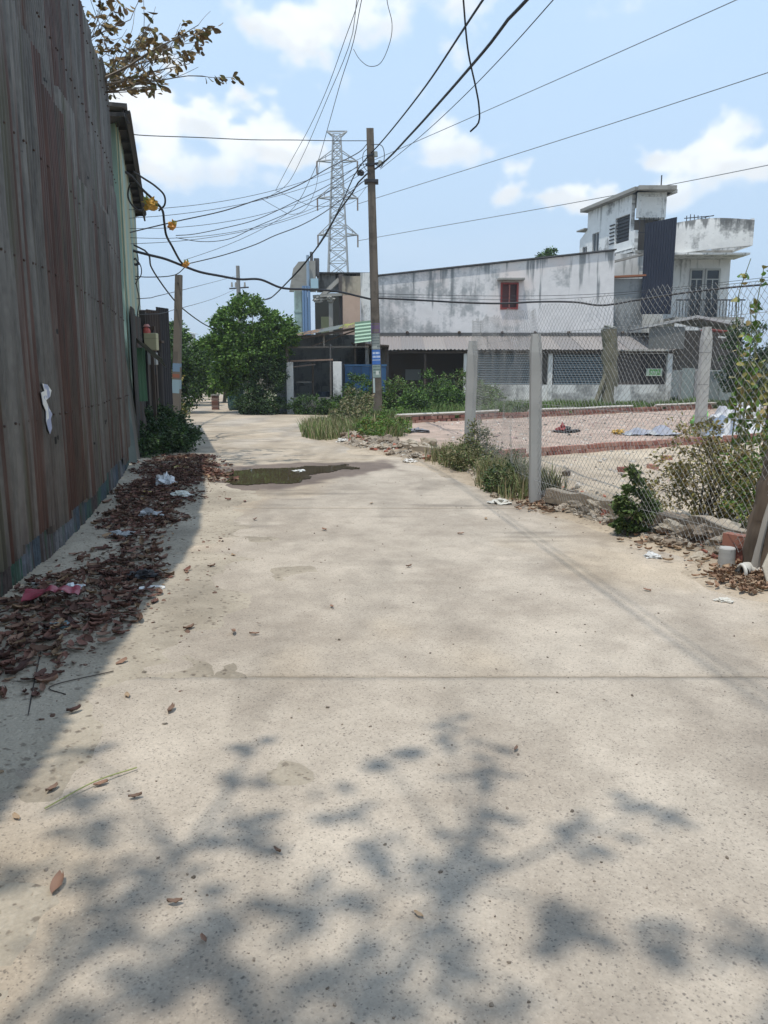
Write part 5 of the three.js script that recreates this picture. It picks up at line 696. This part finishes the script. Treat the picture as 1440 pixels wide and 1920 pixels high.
// ---------------------------------------------------------------- wire fence round the plot
function fencePost(parent, name, x, z, h, w, lean, seed, label) { const g = new THREE.BoxGeometry(w, h, w * .95, 1, 10, 1), p = g.attributes.position; for (let i = 0; i < p.count; i++) { const y = p.getY(i) + h / 2; let sx = 1; if (y > h - .03) sx = .72; p.setXYZ(i, p.getX(i) * sx + lean * y + .006 * n2(y * 3 + seed, p.getZ(i) * 9), y - .12, p.getZ(i) * sx + .005 * n2(y * 2.4, seed)); } const f = g.toNonIndexed(); f.computeVertexNormals(); const uv = f.attributes.uv; for (let i = 0; i < uv.count; i++) uv.setXY(i, uv.getX(i) * .16 + seed * .13, uv.getY(i)); const o = part(name, f, mPost, parent, label); o.position.set(x, 0, z); return o; }
function netting(a, b, h0, h1a, h1b, pitch, r, seed, sag) { // zig-zag wires woven into diamonds between two points
  const L = Math.hypot(b[0] - a[0], b[2] - a[2]), n = Math.floor(L / pitch), pos = [], idx = [], q = rng(seed);
  const at = (s, y) => { const t = s / L, bul = .05 * n2(s * .9 + seed, y * 1.3) + .02 * n2(s * 4, y * 4); return [mix(a[0], b[0], t) + bul * (b[2] - a[2]) / L, y + .03 * n2(s * 1.5 + seed, y * .7 + 3) * (y / 2), mix(a[2], b[2], t) - bul * (b[0] - a[0]) / L]; };
  const seg = (p, q2) => { const d = V(q2[0] - p[0], q2[1] - p[1], q2[2] - p[2]).normalize(), u = V(0, 0, 1).cross(d).normalize().multiplyScalar(r), v = d.clone().cross(u).setLength(r), k = pos.length / 3; for (const c of [p, q2]) for (let j = 0; j < 3; j++) { const A = j * 2.0944; pos.push(c[0] + u.x * Math.cos(A) + v.x * Math.sin(A), c[1] + u.y * Math.cos(A) + v.y * Math.sin(A), c[2] + u.z * Math.cos(A) + v.z * Math.sin(A)); } for (let j = 0; j < 3; j++) { const c = k + j, e = k + (j + 1) % 3; idx.push(c, e, e + 3, c, e + 3, c + 3); } };
  for (let i = 0; i < n; i++) { const top = mix(h1a, h1b, i / n) + .06 * n2(i * .13 + seed, 1) - sag * Math.sin(Math.PI * i / n); let y = h0 + .03 * n2(i * .2, 5), k = 0, prev = at(i * pitch + (i % 2) * pitch * 1.02, y); while (y < top) { y += pitch * 1.12; k++; const nx = at(i * pitch + ((k + i) % 2) * pitch * 1.02, y); seg(prev, nx); prev = nx; } }
  const g = new THREE.BufferGeometry(); g.setAttribute('position', new THREE.Float32BufferAttribute(pos, 3)); g.setIndex(idx); g.computeVertexNormals(); return g;
}
{
  const t = thing('chain_link_fence', 'chain link fence on square concrete posts along the plot edge', 'fence', [1.82, 0, -9.19]);
  fencePost(t, 'concrete_post', 1.45 - 1.82, -13.21 + 9.19, 2.2, .165, .014, 1); fencePost(t, 'concrete_post', 0, 0, 2.12, .125, -.028, 2);
  const mw = std(.33, .335, .33, .55, { metalness: .15 });
  const A = [-.35, 0, -4.02], B = [-.03, 0, .08], E = [1.05, 0, 3.35], E2 = [2.3, 0, 7.5];
  part('wire_mesh', netting(A, B, .12, 2.4, 2.3, .034, .0017, 3, .03), mw, t); part('wire_mesh', netting(B, E, .12, 2.3, 2.25, .034, .0017, 5, .04), mw, t); part('wire_mesh', netting(E, E2, .12, 2.25, 2.3, .034, .0017, 6, .04), mw, t);
  for (const y of [.3, 1.2, 2.0]) part('tension_wire', [wire([[...A].map((v, i) => i === 1 ? y : v), [-.2, y - .01, -2], [B[0], y, B[2]]], .002, 4), wire([[B[0], y, B[2]], [.5, y - .012, 1.7], [E[0], y, E[2]]], .002, 4)], mw, t);
}
{ const t = thing('concrete_fence_post', 'single pale concrete fence post standing among the rubbish', 'fence post', [7.15, 0, -17.57]); fencePost(t, 'post', 0, 0, 2.68, .2, .0, 7); part('tie_wire', [0, 1, 2].map(i => new THREE.TorusGeometry(.135, .004, 4, 12).rotateX(1.57).translate(0, .6 + i * .7, 0)), mIron, t); }
{ const t = thing('mossy_stump', 'mossy broken concrete column with a leaning prop in the grass', 'column', [9.5, 0, -33]);
  const c = mk(plaster(97, [.17, .16, .11], [.09, .09, .05], .8, 128, 256, { sx: 1, sy: 3 })); part('column', taper([[-.1, -.05, 0], [0, 1, 0], [-.05, 2.2, .02], [-.12, 3.35, 0]], .30, .33, 10, 16, .28, 3), c, t); part('top', place(lump(.34, 9, .4, 2, .45), -.12, 3.38, 0), std(.24, .25, .23, .9), t); part('prop', taper([[-.75, -.05, .25], [-.45, .75, .15], [-.15, 1.7, .1]], .12, .09, 8, 8, .2, 4), c, t); part('white_strip', box(.12, .22, .3, 1.0, .2, .26), std(.5, .5, .48, .8), t); }
{ // wooden trunk post at the right edge
  const t = thing('trunk_post', 'rough dark tree trunk post at the right edge of the plot', 'post', [2.975, 0, -5.85]); const m = mk(tex(128, 256, (u, v) => { const n = fbm(u * 8, v * 2.5, 5), f = fbm(u * 40, v * 8, 3); return [.10 + .10 * n + .04 * f, .075 + .075 * n + .03 * f, .055 + .055 * n + .02 * f].map(x => Math.max(.012, x)); }));
  part('trunk', taper([[-.08, -.08, 0], [-.03, .4, .0], [.03, .85, .02], [.09, 1.32, .03]], .135, .105, 12, 22, .3, 6), m, t); part('pale_side', taper([[-.15, -.04, .1], [-.11, .35, .11], [-.06, .62, .11]], .035, .018, 7, 8, .3, 9), std(.33, .31, .28, .9), t); part('top', place(lump(.1, 6, .4, 2, .5), .1, 1.33, .03), std(.45, .43, .38, .9), t);
}
{ const t = thing('dark_gate_post', 'dark rusty post standing behind the climbing plant', 'post', [4.45, 0, -8.9]); part('post', taper([[0, -.05, 0], [0, 1.5, .01], [.02, 2.95, 0]], .085, .08, 8, 10, .1, 2), std(.07, .055, .05, .85), t); part('cap', box(-.07, .11, 2.94, 2.99, -.08, .08, .01), mDarkWood, t); }
{ // pale board leaning at the right edge
  const s = new THREE.Shape([[0, 0], [.42, -.03], [.5, .52], [.22, .56], [.03, .33], [-.04, .14]].map(p => new THREE.Vector2(...p))); const g = new THREE.ExtrudeGeometry(s, { depth: .03, bevelEnabled: true, bevelSize: .01, bevelThickness: .006, bevelSegments: 2 }); g.rotateX(-.28); g.rotateY(-.3); g.translate(2.80, .02, -5.45); uvScale(g, .6, .6); single('pale_board', g, mk(tex(128, 128, (u, v) => { const n = fbm(u * 4, v * 4, 5); return [.52 + .15 * n, .48 + .15 * n, .40 + .14 * n]; })), 'pale broken board propped against the trunk post', 'board'); }
{ // hollow red brick on a block, concrete cylinder, pipe elbow
  const t = thing('hollow_brick', 'red hollow clay brick lying across a broken brick', 'brick', [2.86, 0, -6.1]); const q = [];
  const body = new THREE.Shape([[-.05, 0], [.05, 0], [.05, .1], [-.05, .1]].map(p => new THREE.Vector2(...p))); for (const [x, y] of [[-.022, .028], [.022, .028], [-.022, .072], [.022, .072]]) { const h = new THREE.Path(); h.absarc(x, y, .014, 0, 6.283, true); body.holes.push(h); }
  const mkBrick = (l, x, y, z, turn, m) => { const g = new THREE.ExtrudeGeometry(body, { depth: l, bevelEnabled: false, curveSegments: 5 }); g.translate(0, 0, -l / 2); const o = part('brick', g, m, t); o.position.set(x, y, z); o.rotation.y = turn; return o; };
  mkBrick(.22, 0, .172, 0, .6, mBrickA); mkBrick(.2, .02, .07, 0, .55, mBrickC); mkBrick(.2, .02, -.032, .0, .65, mBrickC);
  const c = thing('concrete_cylinder', 'small grey concrete cylinder standing by the hollow brick', 'concrete block', [2.73, 0, -6.0]); part('body', new THREE.CylinderGeometry(.062, .066, .19, 20).translate(0, .085, 0), mPost, c); part('worn_top', new THREE.CylinderGeometry(.055, .062, .01, 20).translate(0, .184, 0), std(.42, .41, .39, .9), c);
  const e = thing('pipe_elbow', 'broken white plastic pipe elbow lying by the trunk post', 'pipe', [2.74, .075, -5.72], .5); const cv = new THREE.CatmullRomCurve3([V(-.06, 0, .03), V(0, 0, 0), V(.07, .0, -.02), V(.12, -.02, .03)]); part('elbow', new THREE.TubeGeometry(cv, 14, .05, 14, false), std(.55, .53, .48, .6), e); part('socket', new THREE.TorusGeometry(.053, .014, 8, 18).rotateY(1.15).translate(-.06, 0, .03), std(.6, .58, .53, .6), e); part('bore', new THREE.CircleGeometry(.04, 14).rotateY(-2.0 + 3.14).translate(-.045, 0, .022), std(.06, .055, .05, .9), e); part('end', place(lump(.045, 4, .3, 2, .9), .13, -.03, .04), std(.4, .42, .40, .7), e);
}
// ---------------------------------------------------------------- low brick footings
function footing(name, label, x0, x1, f, len, courses, h, cap) { const t = thing(name, label, 'brick footing', [x0, 0, f(x0)]); const a = V(x0, 0, f(x0)), b = V(x1, 0, f(x1)), L = a.distanceTo(b), dir = Math.atan2(-(b.z - a.z), b.x - a.x), n = Math.floor(L / (len + .012)), g = new RoundedBoxGeometry(len, h, .1, 1, .006), g2 = new RoundedBoxGeometry(len * .55, h, .1, 1, .006), ms = [mBrickA, mBrickB, mBrickC, std(.36, .2, .15, .9)], q = rng(n);
  for (let c = 0; c < courses; c++) for (let i = 0; i < n; i++) { if (q() < (c === courses - 1 ? .06 : .01)) continue; const s = (i + .5 + (c % 2) * .5) * (len + .012), k = s / L; if (k > 1) continue; const o = part('brick', q() < .06 ? g2 : g, ms[q() * 4 | 0], t); o.position.set((b.x - a.x) * k + gauss(q) * .006, h / 2 + c * (h + .012) + lotH(a.x + (b.x - a.x) * k, a.z + (b.z - a.z) * k) - .02, (b.z - a.z) * k + gauss(q) * .008); o.rotation.y = dir + gauss(q) * .02; }
  if (cap) { const m = Math.ceil(L / 1.6); for (let i = 0; i < m; i++) { if (i % 5 === 3) continue; const k0 = i / m, k1 = (i + .97) / m, y = courses * (h + .012) + .02; part('mortar_cap', bar([(b.x - a.x) * k0, y + .03 + lotH(mix(a.x, b.x, k0), mix(a.z, b.z, k0)) - .03, (b.z - a.z) * k0], [(b.x - a.x) * k1, y + .03 + lotH(mix(a.x, b.x, k1), mix(a.z, b.z, k1)) - .03, (b.z - a.z) * k1], .05, .14), mMortar, t); } } }
footing('brick_footing', 'near low red brick footing crossing the plot', 1.85, 10.2, line2, .19, 2, .085, false);
footing('brick_footing', 'far low brick footing with pale mortar top before the grass', .35, 14.6, line1, .24, 2, .1, true);
[[3.8, -12.2, .4], [2.75, -11.6, 1.1], [5.1, -13.9, -.3], [4.4, -12.6, 2]].forEach(([x, z, a], i) => { const o = single('loose_brick', new RoundedBoxGeometry(.19, .08, .09, 1, .006), [mBrickC, mDarkWood, mBrickA, mBrickB][i], ['loose red brick lying on the sand before the near footing', 'dark burnt brick lying near the concrete post', 'loose red brick leaning at the near brick footing', 'broken red brick in the pale sand of the plot'][i], 'brick', 'loose bricks on the plot'); o.position.set(x, lotH(x, z) + .035, z); o.rotation.y = a; });

// ---------------------------------------------------------------- rubble along the plot edge
const mRock = [mk(plaster(103, [.33, .275, .21], [.19, .15, .11], .7, 128, 128, { sx: 2, sy: 2 })), mk(plaster(105, [.40, .345, .27], [.24, .20, .15], .5, 128, 128, { sx: 2, sy: 2 })), mk(plaster(107, [.24, .19, .14], [.12, .09, .065], .6, 128, 128, { sx: 2, sy: 2 }))];
const rockGeo = [0, 1, 2, 3, 4].map(i => { const g = lump(1, i + 20, .75, 3, .6, 1.9); return g; });
{ const big = [[2.15, -8.5, .13], [2.35, -8.25, .16], [2.62, -7.75, .12], [2.05, -9.0, .1], [2.72, -7.2, .15], [2.85, -6.85, .17], [2.98, -6.6, .13], [3.1, -6.95, .14], [2.6, -6.75, .1], [2.42, -8.75, .12], [1.75, -9.55, .09], [2.9, -7.35, .12], [3.2, -6.45, .12], [2.66, -6.35, .07], [2.5, -7.0, .07], [1.4, -9.7, .07], [.55, -15.6, .22], [.1, -16.2, .2], [-.3, -17, .19], [.8, -14.9, .16], [-.85, -18.2, .17], [.3, -15.2, .14], [1.1, -14.3, .15], [-.95, -19.6, .2], [.9, -16.0, .26], [-.1, -15.4, .12]];
  big.forEach(([x, z, r], i) => { const o = single('rubble_lump', rockGeo[i % 5], mRock[i * 7 % 3], i < 16 ? 'broken concrete lump in the rubble ridge below the wire fence' : 'broken concrete lump in the rubble heap before the tall pole', 'rubble', i < 16 ? 'rubble below the wire fence' : 'rubble before the tall pole'); r *= .8; o.scale.set(r * (1 + .3 * n2(i, 2)), r, r); o.position.set(x, Math.max(0, lotH(x, z)) + r * .22, z); o.rotation.set(.3 * n2(i, 5), i * 1.7, .3 * n2(i, 9)); }); }
{ const t = thing('broken_kerb', 'broken grey concrete kerb strip under the wire fence', 'kerb', [2.3, 0, -8.2]); [[1.95, -9.0, 2.5, -8.0, .16], [2.52, -7.95, 2.86, -7.2, .14], [2.9, -7.12, 3.12, -6.5, .18], [1.0, -14.2, 1.4, -13.0, .14], [.3, -15.3, .95, -14.3, .13]].forEach(([x0, z0, x1, z1, h], i) => { const L = Math.hypot(x1 - x0, z1 - z0), g = new THREE.BoxGeometry(.13, h, L, 2, 2, 8), p = g.attributes.position; for (let k = 0; k < p.count; k++) p.setXYZ(k, p.getX(k) + .02 * n3(p.getX(k) * 20, p.getY(k) * 20, p.getZ(k) * 6 + i), p.getY(k) + (p.getY(k) > 0 ? .03 * n2(p.getZ(k) * 6 + i * 7, 2) : 0), p.getZ(k)); g.computeVertexNormals(); const o = part('kerb_piece', g, mRock[i % 2 ? 2 : 0], t); o.position.set((x0 + x1) / 2 - 2.3, h / 2 + .06, (z0 + z1) / 2 + 8.2); o.rotation.y = Math.atan2(x1 - x0, z1 - z0); }); }
function scatter(name, geo, mat, n, seed, fn, label) { const q = rng(seed), o = new THREE.InstancedMesh(geo, mat, n); o.name = numbered(name); o.castShadow = o.receiveShadow = true; const M = new THREE.Matrix4(), E = new THREE.Euler(), Q = new THREE.Quaternion(), c = new THREE.Color(); let k = 0; for (let i = 0; i < n * 6 && k < n; i++) { const r = fn(q); if (!r) continue; const [x, y, z, s, col, flat] = r; E.set(gauss(q) * flat, q() * 6.283, gauss(q) * flat); Q.setFromEuler(E); M.compose(V(x, y, z), Q, V(s * rr(.8, 1.25, q), s, s * rr(.8, 1.25, q))); o.setMatrixAt(k, M); o.setColorAt(k, c.setRGB(...col)); k++; } o.count = k; scene.add(o); tag(o, label, null, null, 'stuff'); return o; }
const white = new THREE.MeshStandardMaterial({ color: 0xffffff, roughness: .92, side: THREE.DoubleSide });
const pebble = lump(1, 31, .5, 1, .6);
scatter('rubble', pebble, white, 2600, 401, q => { const z = rr(-25, -3, q), d = .3 + Math.abs(gauss(q)) * .75, x = lotEdge(z) + d - .15, k = rr(.6, 1.2, q); return [x, Math.max(0, lotH(x, z)), z, .008 + .035 * q() ** 3, q() < .12 ? [.36 * k, .14 * k, .09 * k] : [.40 * k, .36 * k, .30 * k], 1]; }, 'loose stones and brick crumbs along the plot edge');
scatter('rubble', lump(1, 33, .8, 2, .5, 2.2), white, 420, 402, q => { const z = rr(-23, -5.6, q), x = lotEdge(z) + .15 + Math.abs(gauss(q)) * .6, k = rr(.55, 1.2, q); return [x, Math.max(0, lotH(x, z)), z, .03 + .06 * q() ** 2, q() < .1 ? [.34 * k, .13 * k, .09 * k] : [.40 * k, .34 * k, .27 * k], .8]; }, 'fist sized broken concrete along the plot edge');
scatter('plot_debris', pebble, white, 4200, 403, q => { const x = rr(1.5, 15, q), z = rr(-33, -9, q), u = z - line2(x), v = z - line1(x); if (v < .2 || x < lotEdge(z) + .8) return null; const k = rr(.6, 1.25, q), pk = u < 0; return [x, lotH(x, z), z, .010 + .035 * q() ** 3, q() < (pk ? .35 : .06) ? [.44 * k, .31 * k, .28 * k] : q() < .2 ? [.16 * k, .15 * k, .13 * k] : [.52 * k, .48 * k, .43 * k], 1]; }, 'brick and mortar crumbs strewn over the plot');
scatter('road_grit', pebble, white, 1100, 405, q => { const z = -1.5 - 13 * q() ** 1.5, x = rr(fenceX(z) + .5, laneR(z), q), k = rr(.5, 1.1, q); return [x, .001, z, .002 + .006 * q() ** 4, [.22 * k, .18 * k, .14 * k], 1]; }, 'fine grit scattered over the concrete');

// ---------------------------------------------------------------- fallen leaves
function dryLeaf(seed, curl) { const pos = [], idx = [], nx = 2, ny = 5; for (let j = 0; j <= ny; j++) { const t = j / ny, w = .42 * Math.sin(Math.PI * (t * .9 + .06)) ** .8; for (let i = 0; i <= nx; i++) { const s = i / nx * 2 - 1; pos.push(s * w * .5, curl * (s * s * .22 + (t - .5) ** 2 * .5) + .05 * n2(s * 3 + seed, t * 5), t - .5); } } for (let j = 0; j < ny; j++) for (let i = 0; i < nx; i++) { const a = j * (nx + 1) + i; idx.push(a, a + nx + 1, a + nx + 2, a, a + nx + 2, a + 1); } const g = new THREE.BufferGeometry(); g.setAttribute('position', new THREE.Float32BufferAttribute(pos, 3)); g.setIndex(idx); g.computeVertexNormals(); return g; }
const leafCol = (q) => { const k = rr(.5, 1.25, q), t = q(); return t < .5 ? [.17 * k, .082 * k, .06 * k] : t < .8 ? [.22 * k, .13 * k, .09 * k] : t < .92 ? [.10 * k, .05 * k, .04 * k] : [.26 * k, .17 * k, .10 * k]; };
const leafDens = (x, z) => { const d = x - fenceX(z); // drifts seen along the fence
  const drift = (cz, cd, rz, rd) => Math.exp(-(((z - cz) / rz) ** 2) - (((d - cd) / rd) ** 2));
  return drift(-4.5, .4, .65, .5) + .8 * drift(-5.3, .62, .5, .42) + .62 * drift(-6.5, .62, .55, .25) + .85 * drift(-8.3, .55, .9, .4) + drift(-10.2, .62, 1.3, .5) + 1.1 * drift(-12.2, 1.0, 1.1, .6) + .8 * drift(-13.8, 1.1, .8, .45) + .3 * drift(-3.9, .15, .35, .25) + .36 * sstep(.1, .3, d) * sstep(1.05, .75, d) * sstep(-15, -13, z) * sstep(-4.3, -5.2, z); };
[0, 1, 2].forEach(v => scatter('leaf_litter', dryLeaf(v * 5 + 2, [.6, 1.0, .3][v]), white, 1650, 411 + v, q => { const z = rr(-15, -3.2, q), x = fenceX(z) + rr(.02, 1.8, q), d = leafDens(x, z) + .9 * fbm(x * 2.2, z * 2.2, 4); const off = x - fenceX(z); if (q() > (.008 + sstep(.12, .95, d)) * (off > (z < -11 ? 1.7 : 1.05) ? .06 : 1)) return null; const s = q() < .35 ? rr(.025, .05, q) : rr(.05, .112, q); return [x, Math.max(.004, vergeH(x, z)) + .006 + q() * .016 * d, z, s, leafCol(q), .4]; }, ['brown fallen leaves drifted along the foot of the sheet fence', 'tightly curled fallen leaves mixed in the drift by the fence', 'flat fallen leaves spread under the drift by the fence'][v]));
scatter('leaf_litter', lump(1, 41, .8, 1, .35, 2.4), white, 5200, 419, q => { const z = rr(-15, -3.2, q), x = fenceX(z) + rr(.0, 1.5, q), d = leafDens(x, z) + .6 * fbm(x * 2.2, z * 2.2, 4); if (q() > .04 + sstep(.0, .8, d)) return null; const k = rr(.6, 1.2, q); return [x, Math.max(.001, vergeH(x, z)), z, .003 + .012 * q() ** 2, q() < .7 ? [.17 * k, .10 * k, .07 * k] : [.26 * k, .22 * k, .17 * k], .8]; }, 'crushed leaf crumbs and grit between the leaves by the fence');
scatter('leaf_litter', dryLeaf(9, 1.1), white, 560, 421, q => { const t = q(), [cx, cz, r] = t < .45 ? [2.7, -5.6, .33] : t < .8 ? [1.95, -9.0, .5] : [2.7, -6.9, .7], x = cx + gauss(q) * r * .7, z = cz + gauss(q) * r; return [x, Math.max(.003, lotH(x, z)) + .012, z, rr(.04, .09, q), (() => { const k = rr(.6, 1.2, q); return q() < .6 ? [.30 * k, .19 * k, .125 * k] : [.38 * k, .28 * k, .19 * k]; })(), .45]; }, 'dry leaves caught in the rubble at the right edge');
{ const g = [3, 7, 11].map((s, i) => dryLeaf(s, [.55, .8, .3][i])), ms = [std(.26, .15, .10, .85), std(.34, .24, .15, .85), std(.19, .12, .085, .85)]; const q = rng(431);
  const pts = [[-1.0, -2.13, .085], [-.99, -3.38, .07], [-1.59, -3.21, .07], [-1.42, -3.98, .075], [-1.2, -4.55, .08], [-1.37, -4.85, .07], [-.78, -4.45, .06], [-1.25, -2.68, .06], [-1.3, -2.5, .05], [-1.08, -2.72, .055], [-.92, -2.63, .05], [-1.5, -5.0, .08], [-1.55, -5.9, .08], [-1.4, -6.1, .07], [-1.3, -6.5, .08], [-.6, -7.6, .08], [.2, -6.1, .06], [1.1, -8.2, .08], [.75, -7.4, .07], [-.35, -2.3, .04], [.1, -2.0, .035], [-.5, -1.9, .035], [-.62, -2.05, .045], [-.15, -9.2, .08], [1.9, -5.4, .06], [.55, -3.0, .035], [-1.25, -3.55, .06], [-.35, -5.0, .05], [-1.7, -2.95, .06], [-1.52, -2.8, .06]];
  pts.forEach(([x, z, s], i) => { const o = single('fallen_leaf', g[i % 3], ms[i * 5 % 3], 'single dry brown leaf lying on the bare concrete', 'leaf', 'single leaves scattered on the concrete'); o.scale.setScalar(s); o.position.set(x, .008, z); o.rotation.set(gauss(q) * .14, q() * 6.28, gauss(q) * .14); }); }
single('grass_straw', wire([[-1.22, .01, -2.55], [-1.1, .02, -2.72], [-.98, .012, -2.84]], .003, 4), std(.30, .32, .12, .8), 'pale green straw lying on the sunlit concrete', 'straw');
single('dark_stick', wire([[-1.95, .012, -4.2], [-1.75, .016, -3.65], [-1.62, .012, -3.3]], .003, 4), std(.05, .04, .035, .9), 'thin dark stick lying in the shade by the fence', 'stick');
single('dark_stick', wire([[-1.55, .012, -3.55], [-1.66, .018, -3.62], [-1.42, .012, -3.85]], .003, 4), std(.07, .055, .045, .9), 'short crooked twig lying in the shade by the leaf drift', 'stick');

// ---------------------------------------------------------------- litter
function bag(label, x, z, r, sy, c, seed, category = 'plastic bag', group = 'litter along the fence', name = 'plastic_bag') { r *= .7; const g = lump(r, seed, .85, 4, sy, 2.9), o = single(name, g, std(...c, .45), label, category, group); o.position.set(x, Math.max(0, x < 0 ? vergeH(x, z) : lotH(x, z)) + r * sy * .55, z); o.rotation.y = seed; return o; }
bag('crumpled white plastic bag beside the red sheet', -2.22, -5.33, .1, .45, [.58, .62, .64], 3);
bag('small white scrap at the foot of the sheet fence', -2.5, -5.42, .06, .5, [.5, .5, .48], 5);
bag('black plastic bag on the leaf drift by the sunlit edge', -1.85, -5.72, .13, .35, [.02, .02, .023], 7);
bag('greyish plastic bag half buried in the leaf drift', -2.55, -8.25, .17, .35, [.42, .43, .44], 9);
bag('dull grey bag flattened at the leaf drift', -2.5, -7.2, .15, .22, [.30, .31, .31], 11);
bag('white bag standing tied up in the leaves', -2.98, -10.45, .15, 1.0, [.62, .64, .66], 13);
bag('white bag lying flat beside the tied white bag', -2.55, -9.55, .15, .45, [.62, .63, .58], 15);
bag('yellow wrapper in the leaves by the fence', -3.05, -9.8, .1, .3, [.45, .33, .06], 17, 'wrapper');
bag('yellow green wrapper by the dark bush', -3.35, -12.6, .12, .25, [.40, .34, .08], 19, 'wrapper');
bag('blue tinted crushed bottle on the leaf drift', -1.98, -4.5, .075, .4, [.16, .24, .27], 21, 'bottle', 'litter along the fence', 'crushed_bottle');
bag('white foam scrap floating in the puddle', -1.35, -12.35, .13, .16, [.68, .68, .64], 23, 'foam scrap', undefined, 'foam_scrap');
bag('white rubbish scrap beside the lane near the weeds', -.95, -17.6, .16, .5, [.6, .58, .54], 25, 'scrap', 'scraps in the rubble', 'paper_scrap');
bag('white crumpled paper on the rubble below the weeds', .45, -13.6, .13, .4, [.6, .57, .52], 27, 'scrap', 'scraps in the rubble', 'paper_scrap');
bag('white flat scrap at the foot of the near concrete post', 1.42, -9.25, .15, .3, [.58, .56, .5], 29, 'scrap', 'scraps in the rubble', 'paper_scrap');
bag('greenish plastic bag in the weeds at the tall pole', -.95, -19.2, .2, .8, [.22, .34, .30], 31, 'plastic bag', undefined);
bag('pale paper scrap by the broken kerb strip', 2.3, -6.45, .09, .3, [.6, .6, .58], 33, 'scrap', 'scraps in the rubble', 'paper_scrap');
bag('white scrap beside the pale curled strip on the sand', 2.35, -5.15, .06, .3, [.6, .57, .5], 35, 'scrap', 'scraps in the rubble', 'paper_scrap');
{ // red plastic sheet
  const g = new THREE.PlaneGeometry(.34, .16, 20, 8); g.rotateX(-Math.PI / 2); const p = g.attributes.position; for (let i = 0; i < p.count; i++) { const x = p.getX(i), z = p.getZ(i); p.setXYZ(i, x, .04 + .05 * fbm(x * 7, z * 9, 3) + .03 * Math.abs(n2(x * 14, z * 3)), z + .05 * n2(x * 4, 3)); } g.computeVertexNormals(); const gg = merge([g, g.clone().translate(0, -.004, 0)]); const o = single('red_sheet', gg, new THREE.MeshPhysicalMaterial({ color: C(.30, .035, .06), roughness: .45, side: THREE.DoubleSide, transmission: .15, thickness: 0 }), 'crumpled red plastic sheet on the leaf drift', 'plastic sheet'); o.position.set(-2.2, .085, -4.95); o.rotation.y = .25; }
{ const t = thing('foam_plate', 'white oval foam plate at the edge of the fence shadow', 'plate', [-1.67, .012, -5.38], .1); const g = new THREE.LatheGeometry([[.001, .006], [.06, .006], [.085, .022], [.09, .022], [.088, .014], [.06, 0], [.001, 0]].map(a => new THREE.Vector2(...a)), 24); g.scale(1.05, 1, .7); part('dish', g, std(.72, .72, .7, .5), t); part('crease', bar([-.05, .008, .01], [.06, .008, -.01], .002), std(.5, .5, .48, .6), t); }
// rubbish heap on the plot
function tarp(name, label, x, z, w, d, hgt, c1, c2, seed, turn) { const g = new THREE.PlaneGeometry(w, d, 34, 22); g.rotateX(-Math.PI / 2); const p = g.attributes.position, cl = []; for (let i = 0; i < p.count; i++) { const X = p.getX(i), Z = p.getZ(i), e = 1 - Math.max(Math.abs(X) / w, Math.abs(Z) / d) * 2, n = fbm(X * 2 + seed, Z * 2, 4); p.setXYZ(i, X + .1 * n2(Z * 4, seed), .02 + hgt * (sstep(0, .6, e) * (.6 + .8 * n) + .22 * Math.abs(n2(X * 5 + seed, Z * 5))), Z + .1 * n2(X * 4 + seed, 2)); const s = fbm(X * 3 + seed * 3, Z * 3, 3) > .05; cl.push(...(s ? c1 : c2)); } g.setAttribute('color', new THREE.Float32BufferAttribute(cl, 3)); g.computeVertexNormals(); const o = single(name, g, new THREE.MeshStandardMaterial({ vertexColors: true, roughness: .6, side: THREE.DoubleSide }), label, 'tarpaulin', 'rubbish on the plot'); o.position.set(x, lotH(x, z), z); o.rotation.y = turn; }
tarp('old_tarpaulin', 'grey blue crumpled tarpaulin lying left of the single post', 6.7, -19.6, 1.5, .8, .22, [.27, .28, .33], [.35, .36, .37], 3, .1);
tarp('old_tarpaulin', 'blue and white tarpaulin heaped right of the single post', 8.35, -18.7, 1.3, .9, .45, [.20, .25, .33], [.55, .56, .57], 5, -.5);
tarp('old_tarpaulin', 'white sacking spread at the end of the near footing', 9.4, -19.4, 1.6, 1.0, .3, [.60, .60, .58], [.42, .42, .41], 7, .2);
tarp('old_tarpaulin', 'white and grey plastic sheeting piled behind the blue tarpaulin', 9.7, -21.6, 1.9, 1.3, .75, [.60, .60, .60], [.36, .36, .39], 9, .3);
bag('green rubbish bag beside the blue tarpaulin', 7.75, -19.0, .22, .8, [.05, .26, .14], 41, 'rubbish bag', 'rubbish on the plot', 'rubbish_bag');
bag('bright green bag on top of the rubbish heap', 8.55, -21.0, .3, 1.3, [.16, .48, .10], 43, 'rubbish bag', 'rubbish on the plot', 'rubbish_bag');
bag('dark brown bag under the bright green bag', 8.85, -20.6, .38, .9, [.07, .06, .05], 45, 'rubbish bag', 'rubbish on the plot', 'rubbish_bag');
bag('yellow wrapper at the left end of the grey tarpaulin', 5.95, -19.7, .2, .5, [.48, .30, .05], 47, 'wrapper', 'rubbish on the plot', 'wrapper');
bag('black rag pile on the open plot', 4.75, -20.3, .32, .35, [.03, .03, .032], 49, 'rag', 'rubbish on the plot', 'rag_pile');
bag('red rag on top of the black rag pile', 4.7, -20.4, .2, .95, [.34, .07, .07], 51, 'rag', 'rubbish on the plot', 'rag_pile');
bag('grey board lying by the weeds at the tall pole', .85, -20.6, .42, .18, [.20, .20, .215], 53, 'scrap', 'rubbish on the plot', 'scrap_board');
bag('white foam lump in the grass before the slatted screen', 5.4, -30.6, .42, .3, [.6, .6, .56], 55, 'foam scrap', 'rubbish on the plot', 'foam_scrap');

renderer.render(scene, camera);
